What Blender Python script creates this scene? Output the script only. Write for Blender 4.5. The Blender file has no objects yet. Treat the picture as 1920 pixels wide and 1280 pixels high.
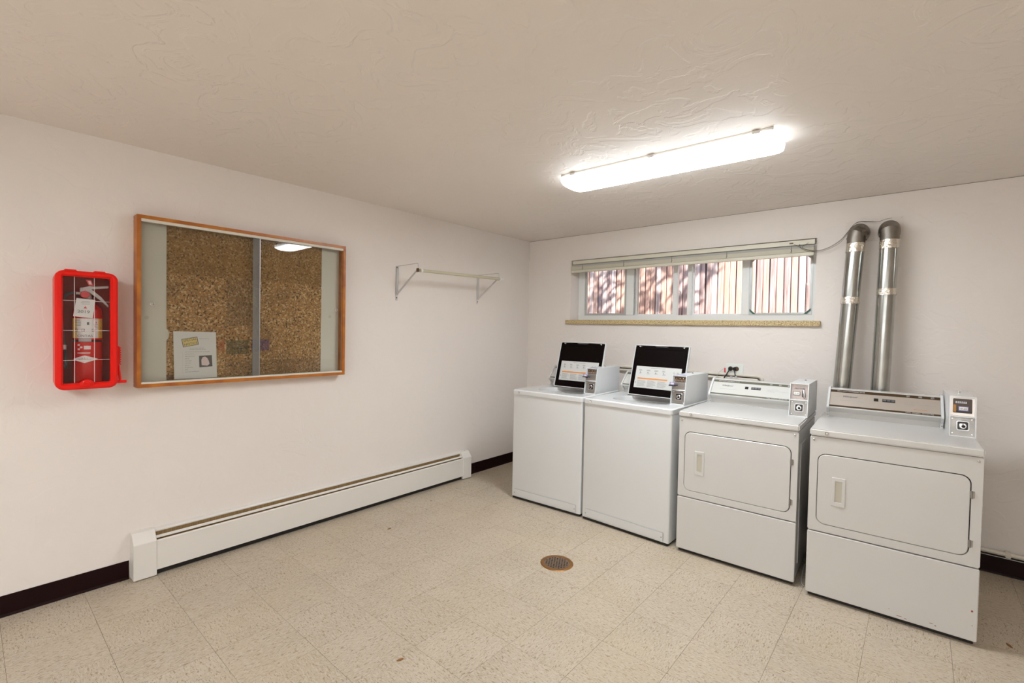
import bpy, bmesh, math, random
from mathutils import Vector, Matrix
rnd = random.Random(7)
S = bpy.context.scene
COL = S.collection
PI = math.pi

# ------------------------------------------------------------------ camera
cam_data = bpy.data.cameras.new('camera')
cam = bpy.data.objects.new('camera', cam_data)
COL.objects.link(cam)
right = Vector((0.75457672, 0.65592452, 0.01941666))
down = Vector((0.03042039, -0.00540783, -0.99952256))
fwd = Vector((-0.65550635, 0.75480712, -0.02403411))
m = Matrix((right, -down, -fwd)).transposed().to_4x4()
m.translation = Vector((3.30217548, -4.13500465, 1.43750421))
cam.matrix_world = m
cam_data.sensor_width = 36.0
cam_data.lens = 889.106 * 36 / 1920
cam_data.shift_x = 6.95 / 1920
cam_data.shift_y = -2.92 / 1920
cam_data.clip_start = 0.05
S.camera = cam

# ------------------------------------------------------------------ world, sun, exposure
world = bpy.data.worlds.new('world')
S.world = world
world.use_nodes = True
wn = world.node_tree
wn.nodes.clear()
sky = wn.nodes.new('ShaderNodeTexSky')
sky.sky_type = 'NISHITA'
sky.sun_disc = False
sky.sun_elevation = math.radians(50)
sky.sun_rotation = math.radians(140)
bg = wn.nodes.new('ShaderNodeBackground')
bg.inputs['Strength'].default_value = 0.13
wo = wn.nodes.new('ShaderNodeOutputWorld')
wn.links.new(sky.outputs[0], bg.inputs['Color'])
wn.links.new(bg.outputs[0], wo.inputs['Surface'])
sun_data = bpy.data.lights.new('sun', 'SUN')
sun_data.energy = 4.4
sun_data.angle = math.radians(1.6)
sun_data.color = (1.0, 0.95, 0.93)
sun = bpy.data.objects.new('sun', sun_data)
COL.objects.link(sun)
sun.rotation_euler = Vector((-0.50, 0.62, -0.80)).to_track_quat('-Z', 'Y').to_euler()
sun.location = (4, -4, 8)
LAMP = 15.5          # emission of the lit fluorescent fixture above the machines
LAMP_REAR = 19.5     # emission of the two unseen rear fixtures, the right one added for fill
S.view_settings.view_transform = 'Standard'
S.view_settings.look = 'None'
S.view_settings.gamma = 1.0
S.view_settings.use_curve_mapping = False
S.view_settings.exposure = 1.5

# ------------------------------------------------------------------ materials
def new_mat(name):
    mt = bpy.data.materials.new(name)
    mt.use_nodes = True
    nt = mt.node_tree
    b = nt.nodes['Principled BSDF']
    return mt, nt, b

def N(nt, kind, **kw):
    n = nt.nodes.new(kind)
    for k, v in kw.items():
        setattr(n, k, v)
    return n

def plain(name, col, rough=0.5, metal=0.0, spec=0.5, var=0.0, vscale=8.0, bump=0.0, bscale=60.0, coat=0.0):
    """principled material with a little procedural colour variation and relief"""
    mt, nt, b = new_mat(name)
    b.inputs['Roughness'].default_value = rough
    b.inputs['Metallic'].default_value = metal
    b.inputs['Specular IOR Level'].default_value = spec
    b.inputs['Coat Weight'].default_value = coat
    tc = N(nt, 'ShaderNodeTexCoord')
    nz = N(nt, 'ShaderNodeTexNoise')
    nz.inputs['Scale'].default_value = vscale
    nz.inputs['Detail'].default_value = 4
    nt.links.new(tc.outputs['Object'], nz.inputs['Vector'])
    mx = N(nt, 'ShaderNodeMix', data_type='RGBA')
    c2 = tuple(max(0, c * (1 - var)) for c in col)
    mx.inputs['A'].default_value = (*col, 1)
    mx.inputs['B'].default_value = (*c2, 1)
    nt.links.new(nz.outputs['Fac'], mx.inputs['Factor'])
    nt.links.new(mx.outputs['Result'], b.inputs['Base Color'])
    if bump:
        n2 = N(nt, 'ShaderNodeTexNoise')
        n2.inputs['Scale'].default_value = bscale
        n2.inputs['Detail'].default_value = 3
        nt.links.new(tc.outputs['Object'], n2.inputs['Vector'])
        bp = N(nt, 'ShaderNodeBump')
        bp.inputs['Strength'].default_value = bump
        bp.inputs['Distance'].default_value = 0.004
        nt.links.new(n2.outputs['Fac'], bp.inputs['Height'])
        nt.links.new(bp.outputs['Normal'], b.inputs['Normal'])
    return mt

def plaster(name, col, dist=0.004, strength=0.5, rough=0.45):
    """skip trowelled, painted plaster"""
    mt, nt, b = new_mat(name)
    tc = N(nt, 'ShaderNodeTexCoord')
    b.inputs['Roughness'].default_value = rough
    b.inputs['Specular IOR Level'].default_value = 0.35
    # broad faint blotches of the paint
    n0 = N(nt, 'ShaderNodeTexNoise'); n0.inputs['Scale'].default_value = 1.3; n0.inputs['Detail'].default_value = 3
    nt.links.new(tc.outputs['Object'], n0.inputs['Vector'])
    mx = N(nt, 'ShaderNodeMix', data_type='RGBA')
    mx.inputs['A'].default_value = (*[c * 1.015 for c in col], 1)
    mx.inputs['B'].default_value = (*[c * 0.97 for c in col], 1)
    nt.links.new(n0.outputs['Fac'], mx.inputs['Factor'])
    nt.links.new(mx.outputs['Result'], b.inputs['Base Color'])
    # trowel ridges: distorted noise pushed to thin ridges
    n1 = N(nt, 'ShaderNodeTexNoise'); n1.inputs['Scale'].default_value = 5.0
    n1.inputs['Detail'].default_value = 5; n1.inputs['Distortion'].default_value = 1.6
    nt.links.new(tc.outputs['Object'], n1.inputs['Vector'])
    r1 = N(nt, 'ShaderNodeValToRGB')
    r1.color_ramp.elements[0].position = 0.47; r1.color_ramp.elements[0].color = (0, 0, 0, 1)
    r1.color_ramp.elements[1].position = 0.53; r1.color_ramp.elements[1].color = (1, 1, 1, 1)
    nt.links.new(n1.outputs['Fac'], r1.inputs['Fac'])
    n2 = N(nt, 'ShaderNodeTexNoise'); n2.inputs['Scale'].default_value = 22.0
    n2.inputs['Detail'].default_value = 4; n2.inputs['Distortion'].default_value = 0.8
    nt.links.new(tc.outputs['Object'], n2.inputs['Vector'])
    ad = N(nt, 'ShaderNodeMath', operation='MULTIPLY_ADD')
    ad.inputs[1].default_value = 0.45
    nt.links.new(n2.outputs['Fac'], ad.inputs[0])
    nt.links.new(r1.outputs['Color'], ad.inputs[2])
    bp = N(nt, 'ShaderNodeBump')
    bp.inputs['Strength'].default_value = strength
    bp.inputs['Distance'].default_value = dist
    nt.links.new(ad.outputs[0], bp.inputs['Height'])
    nt.links.new(bp.outputs['Normal'], b.inputs['Normal'])
    return mt

def vinyl_tile():
    mt, nt, b = new_mat('vinyl_tile')
    b.inputs['Roughness'].default_value = 0.42
    b.inputs['Specular IOR Level'].default_value = 0.45
    tc = N(nt, 'ShaderNodeTexCoord')
    oi = N(nt, 'ShaderNodeObjectInfo')
    off = N(nt, 'ShaderNodeVectorMath', operation='MULTIPLY_ADD')
    cmb = N(nt, 'ShaderNodeCombineXYZ')
    nt.links.new(oi.outputs['Random'], cmb.inputs[0]); nt.links.new(oi.outputs['Random'], cmb.inputs[1])
    off.inputs[1].default_value = (37.0, 53.0, 0)
    nt.links.new(cmb.outputs[0], off.inputs[0])
    nt.links.new(tc.outputs['Object'], off.inputs[2])
    def streaks(sx, sy, lo, hi, dist=0.4):
        mp = N(nt, 'ShaderNodeMapping'); mp.inputs['Scale'].default_value = (sx, sy, 1)
        nt.links.new(off.outputs[0], mp.inputs['Vector'])
        nz = N(nt, 'ShaderNodeTexNoise'); nz.inputs['Scale'].default_value = 1.0
        nz.inputs['Detail'].default_value = 2; nz.inputs['Distortion'].default_value = dist
        nt.links.new(mp.outputs[0], nz.inputs['Vector'])
        rp = N(nt, 'ShaderNodeValToRGB')
        rp.color_ramp.elements[0].position = lo; rp.color_ramp.elements[0].color = (0, 0, 0, 1)
        rp.color_ramp.elements[1].position = hi; rp.color_ramp.elements[1].color = (1, 1, 1, 1)
        nt.links.new(nz.outputs['Fac'], rp.inputs['Fac'])
        return rp.outputs['Color']
    def mix(fac, a, bcol, amount):
        mx = N(nt, 'ShaderNodeMix', data_type='RGBA')
        mm = N(nt, 'ShaderNodeMath', operation='MULTIPLY'); mm.inputs[1].default_value = amount
        nt.links.new(fac, mm.inputs[0]); nt.links.new(mm.outputs[0], mx.inputs['Factor'])
        if isinstance(a, tuple): mx.inputs['A'].default_value = (*a, 1)
        else: nt.links.new(a, mx.inputs['A'])
        mx.inputs['B'].default_value = (*bcol, 1)
        return mx.outputs['Result']
    c = mix(streaks(3, 3, .35, .65), (0.54, 0.455, 0.345), (0.475, 0.395, 0.29), 0.8)
    c = mix(streaks(44, 130, .50, .60), c, (0.60, 0.54, 0.46), 0.55)
    c = mix(streaks(46, 150, .60, .65, .8), c, (0.27, 0.17, 0.09), 0.75)
    c = mix(streaks(75, 220, .61, .65, .8), c, (0.20, 0.14, 0.10), 0.6)
    # traffic grime, follows the whole floor
    g = N(nt, 'ShaderNodeTexNoise'); g.inputs['Scale'].default_value = 1.6; g.inputs['Detail'].default_value = 5
    geo = N(nt, 'ShaderNodeNewGeometry'); nt.links.new(geo.outputs['Position'], g.inputs['Vector'])
    gr = N(nt, 'ShaderNodeValToRGB'); gr.color_ramp.elements[0].position = .45; gr.color_ramp.elements[1].position = .75
    gr.color_ramp.elements[0].color = (0, 0, 0, 1)
    nt.links.new(g.outputs['Fac'], gr.inputs['Fac'])
    c = mix(gr.outputs['Color'], c, (0.60, 0.47, 0.30), 0.25)
    nt.links.new(c, b.inputs['Base Color'])
    return mt

def cork_mat():
    mt, nt, b = new_mat('cork')
    b.inputs['Roughness'].default_value = 0.85
    tc = N(nt, 'ShaderNodeTexCoord')
    def ramp(src, lo, hi):
        rp = N(nt, 'ShaderNodeValToRGB')
        rp.color_ramp.elements[0].position = lo; rp.color_ramp.elements[0].color = (0, 0, 0, 1)
        rp.color_ramp.elements[1].position = hi; rp.color_ramp.elements[1].color = (1, 1, 1, 1)
        nt.links.new(src, rp.inputs['Fac']); return rp.outputs['Color']
    def mix(fac, a, bcol, amount=1.0):
        mx = N(nt, 'ShaderNodeMix', data_type='RGBA')
        mm = N(nt, 'ShaderNodeMath', operation='MULTIPLY'); mm.inputs[1].default_value = amount
        nt.links.new(fac, mm.inputs[0]); nt.links.new(mm.outputs[0], mx.inputs['Factor'])
        if isinstance(a, tuple): mx.inputs['A'].default_value = (*a, 1)
        else: nt.links.new(a, mx.inputs['A'])
        mx.inputs['B'].default_value = (*bcol, 1)
        return mx.outputs['Result']
    v = N(nt, 'ShaderNodeTexVoronoi'); v.inputs['Scale'].default_value = 130
    nt.links.new(tc.outputs['Object'], v.inputs['Vector'])
    sx = N(nt, 'ShaderNodeSeparateColor'); nt.links.new(v.outputs['Color'], sx.inputs[0])
    n = N(nt, 'ShaderNodeTexNoise'); n.inputs['Scale'].default_value = 95; n.inputs['Detail'].default_value = 3
    nt.links.new(tc.outputs['Object'], n.inputs['Vector'])
    c = mix(sx.outputs[0], (0.50, 0.275, 0.095), (0.33, 0.165, 0.05))
    c = mix(ramp(sx.outputs[1], .78, .82), c, (0.72, 0.52, 0.28), .8)
    c = mix(ramp(n.outputs['Fac'], .57, .63), c, (0.055, 0.028, 0.012), .9)
    n3 = N(nt, 'ShaderNodeTexNoise'); n3.inputs['Scale'].default_value = 7; n3.inputs['Detail'].default_value = 3
    nt.links.new(tc.outputs['Object'], n3.inputs['Vector'])
    c = mix(ramp(n3.outputs['Fac'], .5, .7), c, (0.16, 0.08, 0.03), .35)
    # darker and stained rectangles (object space: y along wall, z up)
    sp = N(nt, 'ShaderNodeSeparateXYZ'); nt.links.new(tc.outputs['Object'], sp.inputs[0])
    def box(y0, y1, z0, z1):
        outs = []
        for ax, op, val in ((1, 'GREATER_THAN', y0), (1, 'LESS_THAN', y1), (2, 'GREATER_THAN', z0), (2, 'LESS_THAN', z1)):
            q = N(nt, 'ShaderNodeMath', operation=op); q.inputs[1].default_value = val
            nt.links.new(sp.outputs[ax], q.inputs[0]); outs.append(q.outputs[0])
        o = outs[0]
        for w in outs[1:]:
            q = N(nt, 'ShaderNodeMath', operation='MULTIPLY')
            nt.links.new(o, q.inputs[0]); nt.links.new(w, q.inputs[1]); o = q.outputs[0]
        return o
    Y0, Z0 = -2.892, 1.545
    c = mix(box(-3.40 - Y0, -2.40 - Y0, 1.72 - Z0, 2.1 - Z0), c, (0.20, 0.10, 0.025), .40)
    c = mix(box(-3.05 - Y0, -2.90 - Y0, 1.42 - Z0, 1.72 - Z0), c, (0.12, 0.07, 0.04), .35)
    c = mix(box(-3.05 - Y0, -2.92 - Y0, 1.24 - Z0, 1.33 - Z0), c, (0.02, 0.045, 0.02), .55)
    c = mix(box(-3.10 - Y0, -3.06 - Y0, 1.26 - Z0, 1.33 - Z0), c, (0.45, 0.10, 0.02), .5)
    c = mix(box(-2.90 - Y0, -2.79 - Y0, 1.26 - Z0, 1.335 - Z0), c, (0.06, 0.03, 0.16), .55)
    c = mix(box(-3.06 - Y0, -2.40 - Y0, 1.0 - Z0, 1.20 - Z0), c, (0.10, 0.06, 0.04), .3)
    c = mix(box(-3.37 - Y0, -3.33 - Y0, 1.0 - Z0, 1.13 - Z0), c, (0.05, 0.01, 0.01), .7)
    nt.links.new(c, b.inputs['Base Color'])
    bp = N(nt, 'ShaderNodeBump'); bp.inputs['Strength'].default_value = .5; bp.inputs['Distance'].default_value = .002
    nt.links.new(n.outputs['Fac'], bp.inputs['Height']); nt.links.new(bp.outputs['Normal'], b.inputs['Normal'])
    return mt

def wood_mat(name, c1, c2, scale=(2, 40, 2), rough=.4):
    mt, nt, b = new_mat(name)
    b.inputs['Roughness'].default_value = rough
    tc = N(nt, 'ShaderNodeTexCoord'); mp = N(nt, 'ShaderNodeMapping')
    mp.inputs['Scale'].default_value = scale
    nt.links.new(tc.outputs['Object'], mp.inputs['Vector'])
    nz = N(nt, 'ShaderNodeTexNoise'); nz.inputs['Scale'].default_value = 3; nz.inputs['Detail'].default_value = 6
    nz.inputs['Distortion'].default_value = .6
    nt.links.new(mp.outputs[0], nz.inputs['Vector'])
    rp = N(nt, 'ShaderNodeValToRGB')
    rp.color_ramp.elements[0].position = .3; rp.color_ramp.elements[0].color = (*c1, 1)
    rp.color_ramp.elements[1].position = .7; rp.color_ramp.elements[1].color = (*c2, 1)
    nt.links.new(nz.outputs['Fac'], rp.inputs['Fac']); nt.links.new(rp.outputs['Color'], b.inputs['Base Color'])
    return mt

def fence_mat():
    mt, nt, b = new_mat('weathered_cedar')
    b.inputs['Roughness'].default_value = .8
    tc = N(nt, 'ShaderNodeTexCoord'); oi = N(nt, 'ShaderNodeObjectInfo')
    mp = N(nt, 'ShaderNodeMapping'); mp.inputs['Scale'].default_value = (75, 75, 3.0)
    nt.links.new(tc.outputs['Object'], mp.inputs['Vector'])
    cm = N(nt, 'ShaderNodeCombineXYZ'); nt.links.new(oi.outputs['Random'], cm.inputs[0]); nt.links.new(oi.outputs['Random'], cm.inputs[2])
    sc = N(nt, 'ShaderNodeVectorMath', operation='MULTIPLY_ADD'); sc.inputs[1].default_value = (91, 0, 47)
    nt.links.new(cm.outputs[0], sc.inputs[0]); nt.links.new(mp.outputs[0], sc.inputs[2])
    nz = N(nt, 'ShaderNodeTexNoise'); nz.inputs['Scale'].default_value = 1.0; nz.inputs['Detail'].default_value = 6
    nz.inputs['Distortion'].default_value = .5
    nt.links.new(sc.outputs[0], nz.inputs['Vector'])
    rp = N(nt, 'ShaderNodeValToRGB'); e = rp.color_ramp.elements
    e[0].position = .32; e[0].color = (.13, .07, .06, 1)
    e[1].position = .72; e[1].color = (.76, .70, .70, 1)
    x = e.new(.44); x.color = (.50, .25, .16, 1)
    x = e.new(.56); x.color = (.66, .46, .38, 1)
    nt.links.new(nz.outputs['Fac'], rp.inputs['Fac'])
    mx = N(nt, 'ShaderNodeMix', data_type='RGBA')
    r2 = N(nt, 'ShaderNodeValToRGB'); e = r2.color_ramp.elements
    e[0].position = 0; e[0].color = (.30, .26, .28, 1)
    e[1].position = 1; e[1].color = (.54, .28, .19, 1)
    x = e.new(.33); x.color = (.75, .68, .66, 1)
    x = e.new(.6); x.color = (.66, .44, .35, 1)
    r2.color_ramp.interpolation = 'CONSTANT'
    nt.links.new(oi.outputs['Random'], r2.inputs['Fac'])
    mx.inputs['Factor'].default_value = .5
    nt.links.new(rp.outputs['Color'], mx.inputs['A']); nt.links.new(r2.outputs['Color'], mx.inputs['B'])
    nt.links.new(mx.outputs['Result'], b.inputs['Base Color'])
    return mt

def terrazzo_mat():
    mt, nt, b = new_mat('speckled_sill')
    b.inputs['Roughness'].default_value = .5
    tc = N(nt, 'ShaderNodeTexCoord')
    nz = N(nt, 'ShaderNodeTexNoise'); nz.inputs['Scale'].default_value = 110; nz.inputs['Detail'].default_value = 3
    nt.links.new(tc.outputs['Object'], nz.inputs['Vector'])
    rp = N(nt, 'ShaderNodeValToRGB'); e = rp.color_ramp.elements
    e[0].position = .34; e[0].color = (.16, .08, .02, 1)
    e[1].position = .66; e[1].color = (.72, .62, .42, 1)
    x = e.new(.43); x.color = (.50, .36, .16, 1)
    x = e.new(.55); x.color = (.60, .47, .25, 1)
    nt.links.new(nz.outputs['Fac'], rp.inputs['Fac']); nt.links.new(rp.outputs['Color'], b.inputs['Base Color'])
    return mt

def glass_mat(name, tint=(1, 1, 1), refl=1.0, rough=0.0):
    """thin clear sheet: transparent with a fresnel reflection"""
    mt = bpy.data.materials.new(name); mt.use_nodes = True
    nt = mt.node_tree; nt.nodes.clear()
    out = N(nt, 'ShaderNodeOutputMaterial')
    tr = N(nt, 'ShaderNodeBsdfTransparent'); tr.inputs['Color'].default_value = (*tint, 1)
    gl = N(nt, 'ShaderNodeBsdfGlossy'); gl.inputs['Roughness'].default_value = rough
    fr = N(nt, 'ShaderNodeFresnel'); fr.inputs['IOR'].default_value = 1.5
    mu = N(nt, 'ShaderNodeMath', operation='MULTIPLY'); mu.inputs[1].default_value = refl
    mx = N(nt, 'ShaderNodeMixShader')
    nt.links.new(fr.outputs[0], mu.inputs[0]); nt.links.new(mu.outputs[0], mx.inputs[0])
    nt.links.new(tr.outputs[0], mx.inputs[1]); nt.links.new(gl.outputs[0], mx.inputs[2])
    nt.links.new(mx.outputs[0], out.inputs['Surface'])
    return mt

def hazy(name, col, a):
    mt = bpy.data.materials.new(name); mt.use_nodes = True
    nt = mt.node_tree; nt.nodes.clear()
    out = N(nt, 'ShaderNodeOutputMaterial'); tr = N(nt, 'ShaderNodeBsdfTransparent')
    df = N(nt, 'ShaderNodeBsdfDiffuse'); df.inputs['Color'].default_value = (*col, 1)
    mx = N(nt, 'ShaderNodeMixShader'); mx.inputs[0].default_value = a
    nt.links.new(tr.outputs[0], mx.inputs[1]); nt.links.new(df.outputs[0], mx.inputs[2]); nt.links.new(mx.outputs[0], out.inputs['Surface'])
    return mt

def emit_mat(name, col, strength):
    """prismatic acrylic lens glowing from the tubes inside"""
    mt, nt, b = new_mat(name)
    b.inputs['Base Color'].default_value = (.9, .9, .88, 1)
    b.inputs['Roughness'].default_value = .35
    tc = N(nt, 'ShaderNodeTexCoord')
    v = N(nt, 'ShaderNodeTexVoronoi'); v.inputs['Scale'].default_value = 160
    nt.links.new(tc.outputs['Object'], v.inputs['Vector'])
    ma = N(nt, 'ShaderNodeMath', operation='MULTIPLY_ADD')
    ma.inputs[1].default_value = -strength * .25; ma.inputs[2].default_value = strength * 1.08
    nt.links.new(v.outputs['Distance'], ma.inputs[0])
    b.inputs['Emission Color'].default_value = (*col, 1)
    # the prismatic sides pass less light than the face under the tubes
    geo = N(nt, 'ShaderNodeNewGeometry'); sp = N(nt, 'ShaderNodeSeparateXYZ'); nt.links.new(geo.outputs['Normal'], sp.inputs[0])
    mr = N(nt, 'ShaderNodeMapRange'); mr.inputs['From Min'].default_value = -.30; mr.inputs['From Max'].default_value = -.95
    mr.inputs['To Min'].default_value = .09; mr.inputs['To Max'].default_value = 1.0
    nt.links.new(sp.outputs[2], mr.inputs['Value'])
    m2 = N(nt, 'ShaderNodeMath', operation='MULTIPLY'); nt.links.new(ma.outputs[0], m2.inputs[0]); nt.links.new(mr.outputs[0], m2.inputs[1])
    nt.links.new(m2.outputs[0], b.inputs['Emission Strength'])
    return mt

def galvanised(name, col=(.55, .55, .52), rough=.32):
    mt, nt, b = new_mat(name)
    b.inputs['Metallic'].default_value = 1
    tc = N(nt, 'ShaderNodeTexCoord')
    v = N(nt, 'ShaderNodeTexNoise'); v.inputs['Scale'].default_value = 14; v.inputs['Detail'].default_value = 6
    nt.links.new(tc.outputs['Object'], v.inputs['Vector'])
    mx = N(nt, 'ShaderNodeMix', data_type='RGBA')
    mx.inputs['A'].default_value = (*[c * 1.1 for c in col], 1); mx.inputs['B'].default_value = (*[c * .72 for c in col], 1)
    nt.links.new(v.outputs['Fac'], mx.inputs['Factor']); nt.links.new(mx.outputs['Result'], b.inputs['Base Color'])
    mr = N(nt, 'ShaderNodeMapRange'); mr.inputs['To Min'].default_value = rough * .8; mr.inputs['To Max'].default_value = rough * 1.4
    nt.links.new(v.outputs['Fac'], mr.inputs['Value']); nt.links.new(mr.outputs[0], b.inputs['Roughness'])
    return mt

WALLC = (0.83, 0.765, 0.71)
M = dict(
    wall=plaster('painted_wall', WALLC, .0018, .38, .55),
    ceiling=plaster('painted_ceiling', (0.89, 0.82, 0.76), .0030, .45, .6),
    tile=vinyl_tile(),
    grout=plain('tile_joint', (.20, .14, .09), .9),
    vinyl=plain('cove_vinyl', (.016, .003, .003), .45, spec=.15, var=.4, vscale=5),
    cream=plain('cream_paint', (.80, .76, .70), .35, var=.05, bump=.08, bscale=40),
    fins=wood_mat('brass_fins', (.12, .065, .02), (.42, .28, .12), (2, 260, 2), .45),
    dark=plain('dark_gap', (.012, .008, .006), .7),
    black=plain('black_plastic', (.012, .011, .011), .35),
    lidblack=plain('lid_underside', (.0045, .0015, .0012), .5, spec=.08, var=.5, vscale=6),
    enamel=plain('white_enamel', (.70, .70, .69), .22, var=.02, coat=.25),
    enamel2=plain('ivory_enamel', (.64, .62, .59), .25, var=.03, coat=.2),
    boxwhite=plain('grey_white_powder_coat', (.70, .71, .71), .35, var=.03),
    panel_white=plain('white_console_trim', (.60, .59, .55), .35),
    panel_silver=plain('silver_console_trim', (.66, .60, .54), .34, metal=.7),
    olive=plain('olive_grey_stripe', (.13, .125, .09), .4),
    brown=plain('brown_stripe', (.055, .028, .010), .35),
    steel=galvanised('brushed_steel', (.60, .59, .58), .3),
    plate_steel=galvanised('worn_steel', (.40, .385, .36), .38),
    duct=galvanised('galvanised_duct', (.46, .465, .44), .2),
    elbow=galvanised('dull_elbow', (.30, .27, .235), .42),
    foil=plain('foil_tape', (.80, .76, .68), .22, metal=1, bump=1.0, bscale=70),
    wood=wood_mat('stained_wood_frame', (.34, .085, .008), (.58, .20, .02), (3, 3, 3), .35),
    cork=cork_mat(),
    boardpaint=plain('cream_backboard', (.74, .70, .60), .6, var=.06, vscale=3),
    sticker=plain('matt_sticker', (.60, .59, .56), .7),
    paper=plain('paper', (.80, .78, .74), .6),
    ink=plain('grey_print', (.16, .16, .17), .7),
    inksoft=plain('pale_print', (.42, .42, .42), .7),
    yellow=plain('yellow_print', (.78, .60, .22), .6),
    tagyellow=plain('yellow_label', (.78, .55, .08), .5),
    photo=plain('dark_picture', (.13, .11, .10), .5),
    pink=plain('pale_pink_print', (.82, .66, .64), .6),
    orange=plain('orange_print', (.72, .27, .06), .5),
    red=plain('red_plastic', (.86, .010, .004), .35, spec=.3, var=.05, coat=.1),
    redmetal=plain('red_enamel', (.62, .012, .010), .22, coat=.4),
    reddeep=plain('red_case_back', (.36, .03, .02), .5, var=.2),
    redtag=plain('red_tag', (.72, .10, .10), .5),
    whiteline=plain('white_line', (.85, .70, .68), .5),
    lever=plain('grey_lever', (.62, .60, .58), .35, metal=.3),
    rubber=plain('grey_rubber', (.07, .075, .075), .5),
    chrome=plain('chrome', (.70, .70, .70), .15, metal=1),
    zinc=plain('zinc_plated', (.62, .62, .61), .3, metal=.9),
    rod=plain('cream_rod', (.56, .52, .37), .4),
    whiteplastic=plain('white_plastic', (.84, .84, .82), .35),
    blind=plain('cream_blind', (.70, .66, .53), .4, var=.05),
    blindgrey=plain('grey_slat_edges', (.52, .50, .46), .45),
    alu=plain('white_aluminium', (.84, .85, .83), .35),
    alugrey=plain('grey_aluminium', (.50, .53, .52), .35, metal=.3),
    green=plain('green_corner', (.03, .13, .11), .5),
    sill=terrazzo_mat(),
    glass=glass_mat('window_glass', (.985, .99, .985), .12),
    caseglass=glass_mat('case_glass', (.99, .995, .985), .75),
    clear=glass_mat('clear_plastic', (.99, .985, .985), .5, .03),
    edge=hazy('grey_overlap_haze', (.42, .42, .43), .42),
    fence=fence_mat(),
    ground=plain('soil', (.22, .17, .13), .9, var=.4, bump=.8, bscale=20),
    leaf=plain('leaf', (.06, .14, .03), .6),
    bark=plain('bark', (.10, .07, .05), .9),
    rust=plain('rusty_brass', (.42, .20, .06), .4, metal=.8, var=.4, vscale=40),
    grate=plain('worn_grate', (.32, .22, .15), .4, metal=.7, var=.5, vscale=60),
    hole=plain('drain_hole', (.01, .006, .004), .8),
    purple=plain('violet_tag', (.22, .18, .42), .4),
    coinface=plain('coin_face', (.50, .42, .38), .35, metal=.5, var=.3, vscale=60),
    outlet=plain('outlet_cover', (.82, .84, .78), .35),
    socket=plain('brown_socket', (.10, .05, .02), .4),
    drypatch=plain('dry_leaf_bit', (.25, .11, .03), .8),
    wirec=plain('dark_wire', (.10, .085, .07), .5),
    plate=plaster('painted_patch', (.80, .73, .67), .001, .3, .5),
    lens=emit_mat('glowing_lens', (.93, 1.0, 1.06), LAMP),
    lens_rear=emit_mat('glowing_lens_rear', (.93, 1.0, 1.06), LAMP_REAR),
    pipecream=plain('painted_pipe', (.80, .74, .63), .4, var=.15, vscale=10),
)

# ------------------------------------------------------------------ mesh helpers
def box(bm, x0, x1, y0, y1, z0, z1, bev=0.0, seg=2):
    vs = [bm.verts.new((x, y, z)) for x in (x0, x1) for y in (y0, y1) for z in (z0, z1)]
    F = [(0, 1, 3, 2), (4, 6, 7, 5), (0, 4, 5, 1), (2, 3, 7, 6), (0, 2, 6, 4), (1, 5, 7, 3)]
    fs = [bm.faces.new([vs[i] for i in f]) for f in F]
    if bev:
        es = set(e for f in fs for e in f.edges)
        bmesh.ops.bevel(bm, geom=list(es), offset=bev, segments=seg, affect='EDGES', clamp_overlap=True)
    return vs

def rrect(u0, u1, v0, v1, r, n=5):
    pts = []
    for cx, cy, a in ((u1 - r, v1 - r, 0), (u0 + r, v1 - r, 90), (u0 + r, v0 + r, 180), (u1 - r, v0 + r, 270)):
        for i in range(n + 1):
            t = math.radians(a + 90 * i / n)
            pts.append((cx + r * math.cos(t), cy + r * math.sin(t)))
    return pts

AX = {'x': lambda u, v, w: (w, u, v), 'y': lambda u, v, w: (u, w, v), 'z': lambda u, v, w: (u, v, w)}

def prism(bm, pts, w0, w1, axis='z', inset0=0, inset1=0):
    f = AX[axis]
    def ring(w, ins):
        if ins:
            cx = sum(p[0] for p in pts) / len(pts); cy = sum(p[1] for p in pts) / len(pts)
            hw = max(abs(p[0] - cx) for p in pts); hh = max(abs(p[1] - cy) for p in pts)
            q = [(cx + (u - cx) * (1 - ins / hw), cy + (v - cy) * (1 - ins / hh)) for u, v in pts]
        else: q = pts
        return [bm.verts.new(f(u, v, w)) for u, v in q]
    rings = []
    if inset0: rings += [ring(w0, inset0), ring(w0 + (inset0 if w1 > w0 else -inset0), 0)]
    else: rings += [ring(w0, 0)]
    if inset1: rings += [ring(w1 - (inset1 if w1 > w0 else -inset1), 0), ring(w1, inset1)]
    else: rings += [ring(w1, 0)]
    n = len(pts)
    for a, b in zip(rings[:-1], rings[1:]):
        for i in range(n):
            j = (i + 1) % n
            bm.faces.new((a[i], a[j], b[j], b[i]))
    bm.faces.new(rings[0][::-1]); bm.faces.new(rings[-1])

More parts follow.
